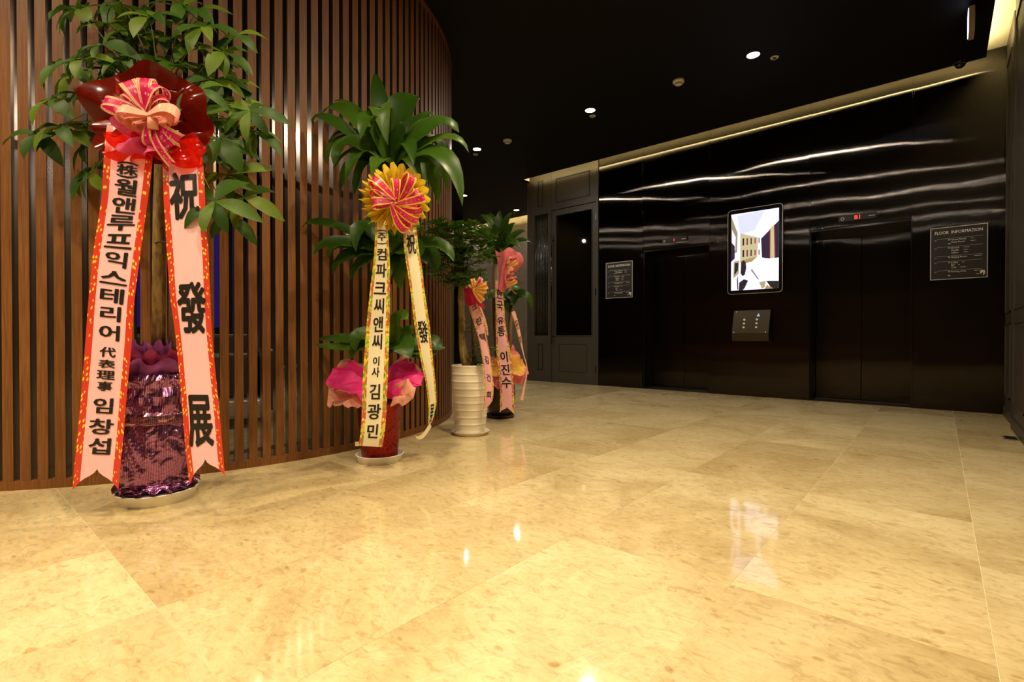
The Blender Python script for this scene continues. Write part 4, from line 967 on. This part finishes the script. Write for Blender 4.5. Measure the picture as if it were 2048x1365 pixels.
# yellow petal rosette and bow
d2b = D2 - .29
build('petal_paper', fan((790, 400), d2b + .02, 66, 66, 0, 24, 0, .015, n=192, point=1), YELF, t2)
build('petal_paper', fan((790, 400), d2b + .005, 54, 54, 0, 20, 1, .03, n=160, point=1), YELF, t2)
ribbon(t2, [(748, 420, 776, 425, d2b + .02), (750, 445, 775, 446, d2b), (750, 475, 777, 475, d2b), (745.5, 533.7, 780, 535, d2b), (740, 580, 780, 582, d2b), (733, 651.6, 779, 651, d2b), (728, 720, 777, 720, d2b - .01), (725, 769.5, 775, 770, d2b - .02), (723, 837, 772, 837, d2b - .02), (719, 880, 767, 882, d2b - .015), (716.5, 892, 765, 895, d2b - .005)],
       CREAMR, MULTI, [('(', 462, 4, 20, -1), ('주', 474, 16, 17), (')', 487, 4, 20, -1), ('컴', 509, 24, 19), ('파', 541, 28, 21), ('크', 577, 24, 24), ('씨', 612, 31, 20), ('앤', 649, 31, 20), ('씨', 684, 31, 20), ('이', 723, 19, 13), ('사', 745, 20, 16), ('김', 784, 31, 21), ('광', 824, 31, 27), ('민', 863, 28, 22)], border=.17, bold=.02)
ribbon(t2, [(803, 430, 826, 425, d2b + .02), (806, 452, 831, 446, d2b + .01), (808.5, 501.6, 838, 501.6, d2b), (814, 537, 844, 535, d2b), (821, 584, 849.5, 584, d2b), (829, 651.6, 859.6, 651.6, d2b), (841, 719, 866, 719, d2b), (852, 769.5, 871.5, 769.5, d2b + .01), (857, 820, 872, 815, d2b + .03), (856, 848, 864, 846, d2b + .02)],
       CREAMR, MULTI, [('祝', 488, 40, 18), ('發', 664, 45, 20), ('展', 828, 38, 7)], border=.17, bold=.02)
tl = MB(); tl.grid(lambda u, v: W(860 - 30 * v + 3 * u, 845 + 28 * math.sin(v * 1.9) + 9 * u * (1 - .3 * v), d2b + .02 - .05 * v + .01 * u), 4, 12)
build('ribbon_tail', tl, CREAMR, t2, smooth=True)
tl = MB(); tl.grid(lambda u, v: W(718 - 8 * v, 884 + 9 * u, d2b + .04 * v), 2, 4); build('ribbon_tail', tl, CREAMR, t2, smooth=True)
B2 = (791, 408)
for a, L_, w_, rl in ((138, 54, 20, .5), (158, 44, 18, .9), (184, 38, 20, .2), (66, 54, 20, .9), (92, 40, 18, .5), (34, 40, 18, .9), (14, 50, 18, .5), (-8, 46, 17, .9), (-34, 48, 18, .6), (-62, 50, 20, .7)): loop(t2, B2, a, L_ * 1.2, w_ * 1.05, BOWY, d2b - .05, .36, roll=rl * .8)
for a, L_, w_ in ((-65, 46, 20), (28, 56, 14), (-5, 50, 14)): loop(t2, B2, a, L_, w_, BOWY, d2b - .05, .2, tail=True, name='bow_tail')
build('knot', MB().lathe(W(791, 408, d2b - .075), [(.001, -.012), (.010, -.010), (.014, 0), (.010, .010), (.001, .012)], 12), BOWY, t2, smooth=True)

# ---------------------------------------------------------------- 3: small leaved tree in cream ribbed pot
C3 = Vector((-2.83, 2.83, 0)); D3 = C3.dot(FW)
c3 = W(940, 868, 1); C3 = Vector((0, 0, 0)) + W(941, 870, D3); C3.z = 0; D3 = C3.dot(FW)
saucer(C3, .150, .028, 'cream saucer under the tall ribbed cream pot', CERAMIC)
t3 = thing('potted_small_leaved_tree', 'small leaved glossy tree in a tall cream ribbed pot with pink ribbon', 'potted plant', (C3.x, C3.y, 0))
pr = [(.001, .014), (.112, .012), (.118, .02)]
zt = .535
RR = lambda z: .112 + .038 * min(1, z / .40) ** .8
for k in range(9):
    za, zb = .03 + k * (zt - .03) / 9, .03 + (k + 1) * (zt - .03) / 9
    pr += [(RR(za) + .0022, za), (RR(za) + .0022, za + .004), (RR(za), za + .006)] + [(RR(za + (zb - za) * q), za + (zb - za) * q) for q in (.4, .7, .97)]
pr += [(.152, zt + .004), (.154, zt + .012), (.150, zt + .016), (.140, zt + .012), (.136, zt - .02), (.001, zt - .02)]
build('pot', MB().lathe(C3, pr, 64), CERAMIC, t3, smooth=True)
build('soil', MB().lathe(C3, [(.0001, zt - .006), (.137, zt - .008)], 24), SOIL, t3)
tp_ = [(938, 738), (932, 715), (928, 690), (927, 640), (925, 600), (926, 560), (923, 545)]
pts = [W(x - 3 if i else x, y, D3 - .02) for i, (x, y) in enumerate(tp_)]
build('trunk', MB().tube(pts, [.050, .036, .030, .027, .026, .024, .020], 14), BARKP, t3, smooth=True)
build('trunk', MB().tube([W(950, 738, D3 + .06), W(946, 640, D3 + .06), W(938, 560, D3 + .05)], [.022, .018, .014], 10), BARK, t3, smooth=True)
def spray(mb, P, D, ln, n, lf, rr, wd=.42):
    D = D.normalized(); s = D.cross(Vector((0, 0, 1))); s = s.normalized() if s.length > .1 else RT.copy(); nn = s.cross(D)
    for k in range(n):
        t = (k + 1) / n; p = P + D * ln * t + Vector((0, 0, -.35 * ln * t * t))
        for sg in (-1, 1):
            d = (s * sg + D * .75 + nn * rr.uniform(-.3, .4)).normalized(); L_ = lf * rr.uniform(.8, 1.2) * (1 - .3 * t)
            q = d.cross(nn + D * rr.uniform(-.4, .4)).normalized() * L_ * wd * .5; m1 = p + d * L_ * .5 + nn * .08 * L_
            mb.add([p, m1 - q, p + d * L_, m1 + q], [(0, 1, 2), (0, 2, 3)])
    q = [P, P + D * ln * .5 + Vector((0, 0, -.09 * ln)), P + D * ln + Vector((0, 0, -.35 * ln))]
    mb.tube(q, [.002, .0015, .001], 4)
rr = random.Random(5); fo = MB(); tw = MB()
cen = [(900, 470, 36, 22), (870, 462, 26, 18), (925, 500, 34, 28), (905, 530, 36, 24), (945, 520, 26, 26), (885, 500, 26, 26), (950, 470, 30, 22), (925, 455, 36, 16), (870, 520, 22, 22), (935, 555, 24, 18), (905, 560, 20, 12)]
for (cx_, cy_, ax, ay) in cen:
    for k in range(22):
        P = W(cx_ + rr.gauss(0, ax * .55), cy_ + rr.gauss(0, ay * .55), D3 + rr.uniform(-.22, .18))
        a = rr.random() * 6.28; D = Vector((math.cos(a), math.sin(a), rr.uniform(-.1, .5)))
        spray(fo, P, D, rr.uniform(.08, .14), 5, .058, rr, .52)
    e = W(cx_, cy_, D3 + rr.uniform(-.12, .12)); b_ = W(928, 555, D3)
    build('branch', MB().tube([b_, b_.lerp(e, .5) + Vector((0, 0, .02)), e], [.008, .005, .002], 5), BARK, t3, smooth=True)
def keep_off(mb, lim=2.42):                             # no leaf reaches into the slats
    out = []
    for q in mb.v:
        e = Vector((q[0] + 5.437, q[1] - 1.735, 0)); l_ = e.length
        if l_ < lim: e *= (lim - l_) / l_; q = (q[0] + e.x, q[1] + e.y, q[2])
        out.append(q)
    mb.v = out
keep_off(fo)
o = build('foliage', fo, LF3, t3); o['kind'] = 'stuff'
fo2 = MB()
for (cx_, cy_) in ((950, 715), (962, 700), (945, 728), (968, 725), (955, 660), (930, 648), (965, 690), (962, 655), (925, 558), (947, 562)):
    for k in range(4):
        P = W(cx_ + rr.gauss(0, 6), cy_ + rr.gauss(0, 6), D3 + rr.uniform(-.14, .0)); a = rr.random() * 6.28
        spray(fo2, P, Vector((math.cos(a), math.sin(a), rr.uniform(0, .5))), .07, 4, .045, rr, .5)
for (x0_, y0_, x1_, y1_) in ((930, 735, 950, 690), (930, 735, 965, 690), (928, 660, 955, 658), (940, 735, 960, 715)): build('twig', MB().tube([W(x0_, y0_, D3), W((x0_ + x1_) / 2, (y0_ + y1_) / 2 - 5, D3 - .03), W(x1_, y1_, D3 - .05)], .0025, 5), BARK, t3)
o = build('shoots', fo2, LF3, t3); o['kind'] = 'stuff'
d3b = D3 - .20
build('tulle_sleeve', MB().grid(lambda u, v: W(926 + 6 * v + (30 + 8 * v) * u, 572 + 36 * v + 6 * u + 4 * math.sin(u * 9), d3b - .015 - .04 * math.sin(math.pi * u) + .01 * math.sin(u * 14)), 20, 8), m_translu('cerise_tulle', (.60, .02, .09), .6, .4, .1), t3, smooth=True)
ribbon(t3, [(929.5, 571, 946, 578, d3b + .01), (935, 606, 953.4, 600, d3b), (946.8, 644, 965.5, 633, d3b), (956.7, 677, 974.3, 677, d3b), (963.3, 710, 981, 715, d3b), (967.7, 743, 985.2, 750, d3b), (968.5, 787, 987, 787, d3b), (967.5, 810, 983, 806, d3b + .01), (966.6, 820, 972, 818, d3b + .02)],
       PINKR2, MULTI2, [('크', 614, 11, 10, 0, .52), ('린', 643, 14, 10), ('텍', 675, 15, 11), ('김', 720, 15, 8), ('건', 756, 14, 8), ('희', 790, 14, 9)], border=.13, bold=.02, n=30)
ribbon(t3, [(946, 590, 952, 592, d3b + .05), (955, 612, 962, 614, d3b + .05), (968, 650, 974, 648, d3b + .05), (974, 672, 977, 671, d3b + .06)], PINKR2, MULTI2, [], border=.3, n=14)
for a, L_, w_, m_ in ((100, 22, 9, BOWO), (70, 18, 10, BOWO), (40, 24, 12, BOWO), (20, 28, 14, BOWO), (0, 26, 12, BOWO), (-25, 24, 12, BOWO), (-50, 30, 12, BOWO), (60, 28, 9, BOWP), (130, 14, 9, BOWO)): loop(t3, (948, 580), a, L_, w_, m_, d3b - .07, .4, roll=.2)
build('knot', MB().lathe(W(948, 580, d3b - .09), [(.001, -.012), (.012, -.008), (.014, 0), (.010, .010), (.001, .012)], 12), BOWO, t3, smooth=True)

# ---------------------------------------------------------------- 4: dracaena in dark brown pot
C4 = W(1001, 838, 4.83); C4.z = 0; D4 = C4.dot(FW)
BROWN = mat('dark_brown_ceramic', (.035, .012, .006), .25)
saucer(C4, .140, .028, 'dark brown saucer of the farthest plant', BROWN)
t4 = thing('potted_dracaena', 'farthest dracaena in dark brown pot with pink and yellow paper', 'potted plant', (C4.x, C4.y, 0))
build('pot', MB().lathe(C4, [(.001, .014), (.098, .012), (.110, .03), (.135, .12), (.142, .22), (.138, .33), (.150, .36), (.150, .38), (.135, .38), (.130, .34), (.001, .34)], 48), BROWN, t4, smooth=True)
build('soil', MB().lathe(C4, [(.0001, .352), (.131, .352)], 24), SOIL, t4)
build('cane', MB().tube([C4 + Vector((0, 0, .34)), W(992, 640, D4), W(991, 530, D4)], [.038, .034, .032], 12), BARK, t4, smooth=True)
build('cane', MB().tube([C4 + RT * .06 + Vector((0, 0, .34)), W(1020, 680, D4), W(1022, 610, D4)], [.024, .022, .020], 10), BARK, t4, smooth=True)
for tip, mid, w_, dt in [((960, 430), (985, 455), 12, .0), ((978, 425), (992, 460), 14, .1), ((1008, 440), (1002, 470), 14, 0), ((1030, 445), (1010, 470), 14, .1), ((1052, 462), (1025, 475), 12, 0), ((1064, 487), (1035, 483), 9, .0), ((1042, 500), (1020, 485), 14, -.1), ((1010, 520), (1005, 495), 16, -.15), ((960, 500), (978, 485), 14, 0), ((945, 480), (970, 472), 12, .1), ((968, 520), (982, 500), 16, -.1), ((990, 535), (993, 510), 16, .0), ((1000, 420), (997, 460), 14, .0), ((1025, 425), (1008, 455), 12, -.1), ((985, 450), (990, 470), 16, -.15), ((955, 455), (975, 465), 12, -.1), ((1035, 530), (1018, 500), 12, .1), ((1015, 465), (1005, 475), 18, -.2)]: dleaf(t4, (996, 520), tip, w_ * 1.2, .05, dt, mid=mid, D=D4)
for tip, mid, w_, dt in [((1064, 618), (1050, 590), 12, .0), ((1028, 612), (1025, 592), 20, -.1), ((1055, 598), (1040, 588), 14, -.1), ((975, 600), (988, 590), 16, -.1), ((985, 570), (998, 575), 14, .1), ((1015, 625), (1014, 600), 14, 0), ((1040, 575), (1028, 580), 12, .1), ((1000, 620), (1005, 600), 14, -.1)]: dleaf(t4, (1018, 603), tip, w_ * 1.2, .05, dt, mid=mid, D=D4)
sheet_ring(t4, (1010, 765), [(978, 758, 0), (975, 720, .1), (1000, 700, .14), (1025, 690, .14), (1040, 712, .1), (1056, 735, .04), (1056, 752, -.04), (1040, 772, -.1), (1020, 768, -.14), (995, 775, -.14), (980, 768, -.1)], ROSE, d=D4 - .13, seed=1.5, n=77)
sheet_ring(t4, (1010, 745), [(981, 748, 0), (978, 725, .0), (990, 712, .05), (1020, 704, .05), (1042, 716, .02), (1053, 734, -.02), (1046, 750, -.08), (1024, 752, -.12), (1000, 752, -.12)], m_translu('yellow_orange_paper', (.88, .52, .08), .6, .3, 0, 1), d=D4 - .20, seed=3.2, n=63)
d4b = D4 - .36
def sleeve(u, v): return W(990 + 8 * math.sin(v * 2.2) + (34 + 14 * math.sin(v * 6.5)) * u + 22 * u * max(0, .35 - v) * 2, 578 - 78 * (1 - v) - 0 + 5 * math.sin(u * 8) + 6 * u * v, d4b - .02 - .05 * math.sin(math.pi * u) + .02 * math.sin(u * 12 + v * 5))
build('pink_paper_sleeve', MB().grid(sleeve, 24, 16), ROSE, t4, smooth=True)
ribbon(t4, [(991, 560, 1003, 564, d4b + .01), (990.5, 580, 1006, 583, d4b), (991.4, 628.6, 1009.5, 628.6, d4b), (992, 666, 1013, 660, d4b), (992.5, 699, 1020, 699, d4b), (997, 743, 1025, 743, d4b), (1000.2, 787, 1028, 787, d4b), (999.6, 826, 1029, 832, d4b)],
       PINKR2, MULTI2, [('한', 588, 20, 11), ('국', 612, 20, 12), ('유', 642, 14, 13), ('통', 663, 20, 14), ('이', 714, 22, 15), ('진', 740, 22, 17), ('수', 766, 22, 19)], border=.16, bold=.025, n=30, notch=.055)
ribbon(t4, [(1022, 625, 1030, 622, d4b + .05), (1030, 650, 1037, 646, d4b + .05), (1038, 680, 1043, 676, d4b + .06), (1046, 710, 1048, 708, d4b + .07), (1053, 738, 1055, 736, d4b + .08), (1046, 775, 1051, 772, d4b + .08), (1040, 800, 1047, 802, d4b + .08)], PINKR2, MULTI2, [('祝', 650, 20, 5), ('發', 680, 14, 4)], border=.2, n=20, bold=0)
for k, (y, dx) in enumerate(((520, 8), (535, 14), (548, 6), (560, 10), (572, 12), (528, 2), (545, 0), (565, 2))): loop(t4, (1014, y), 10 + 25 * (k % 3), 14 + dx * .6, 10, (BOWP, BOWO, PEACH)[k % 3], d4b - .08, .5, roll=.3)
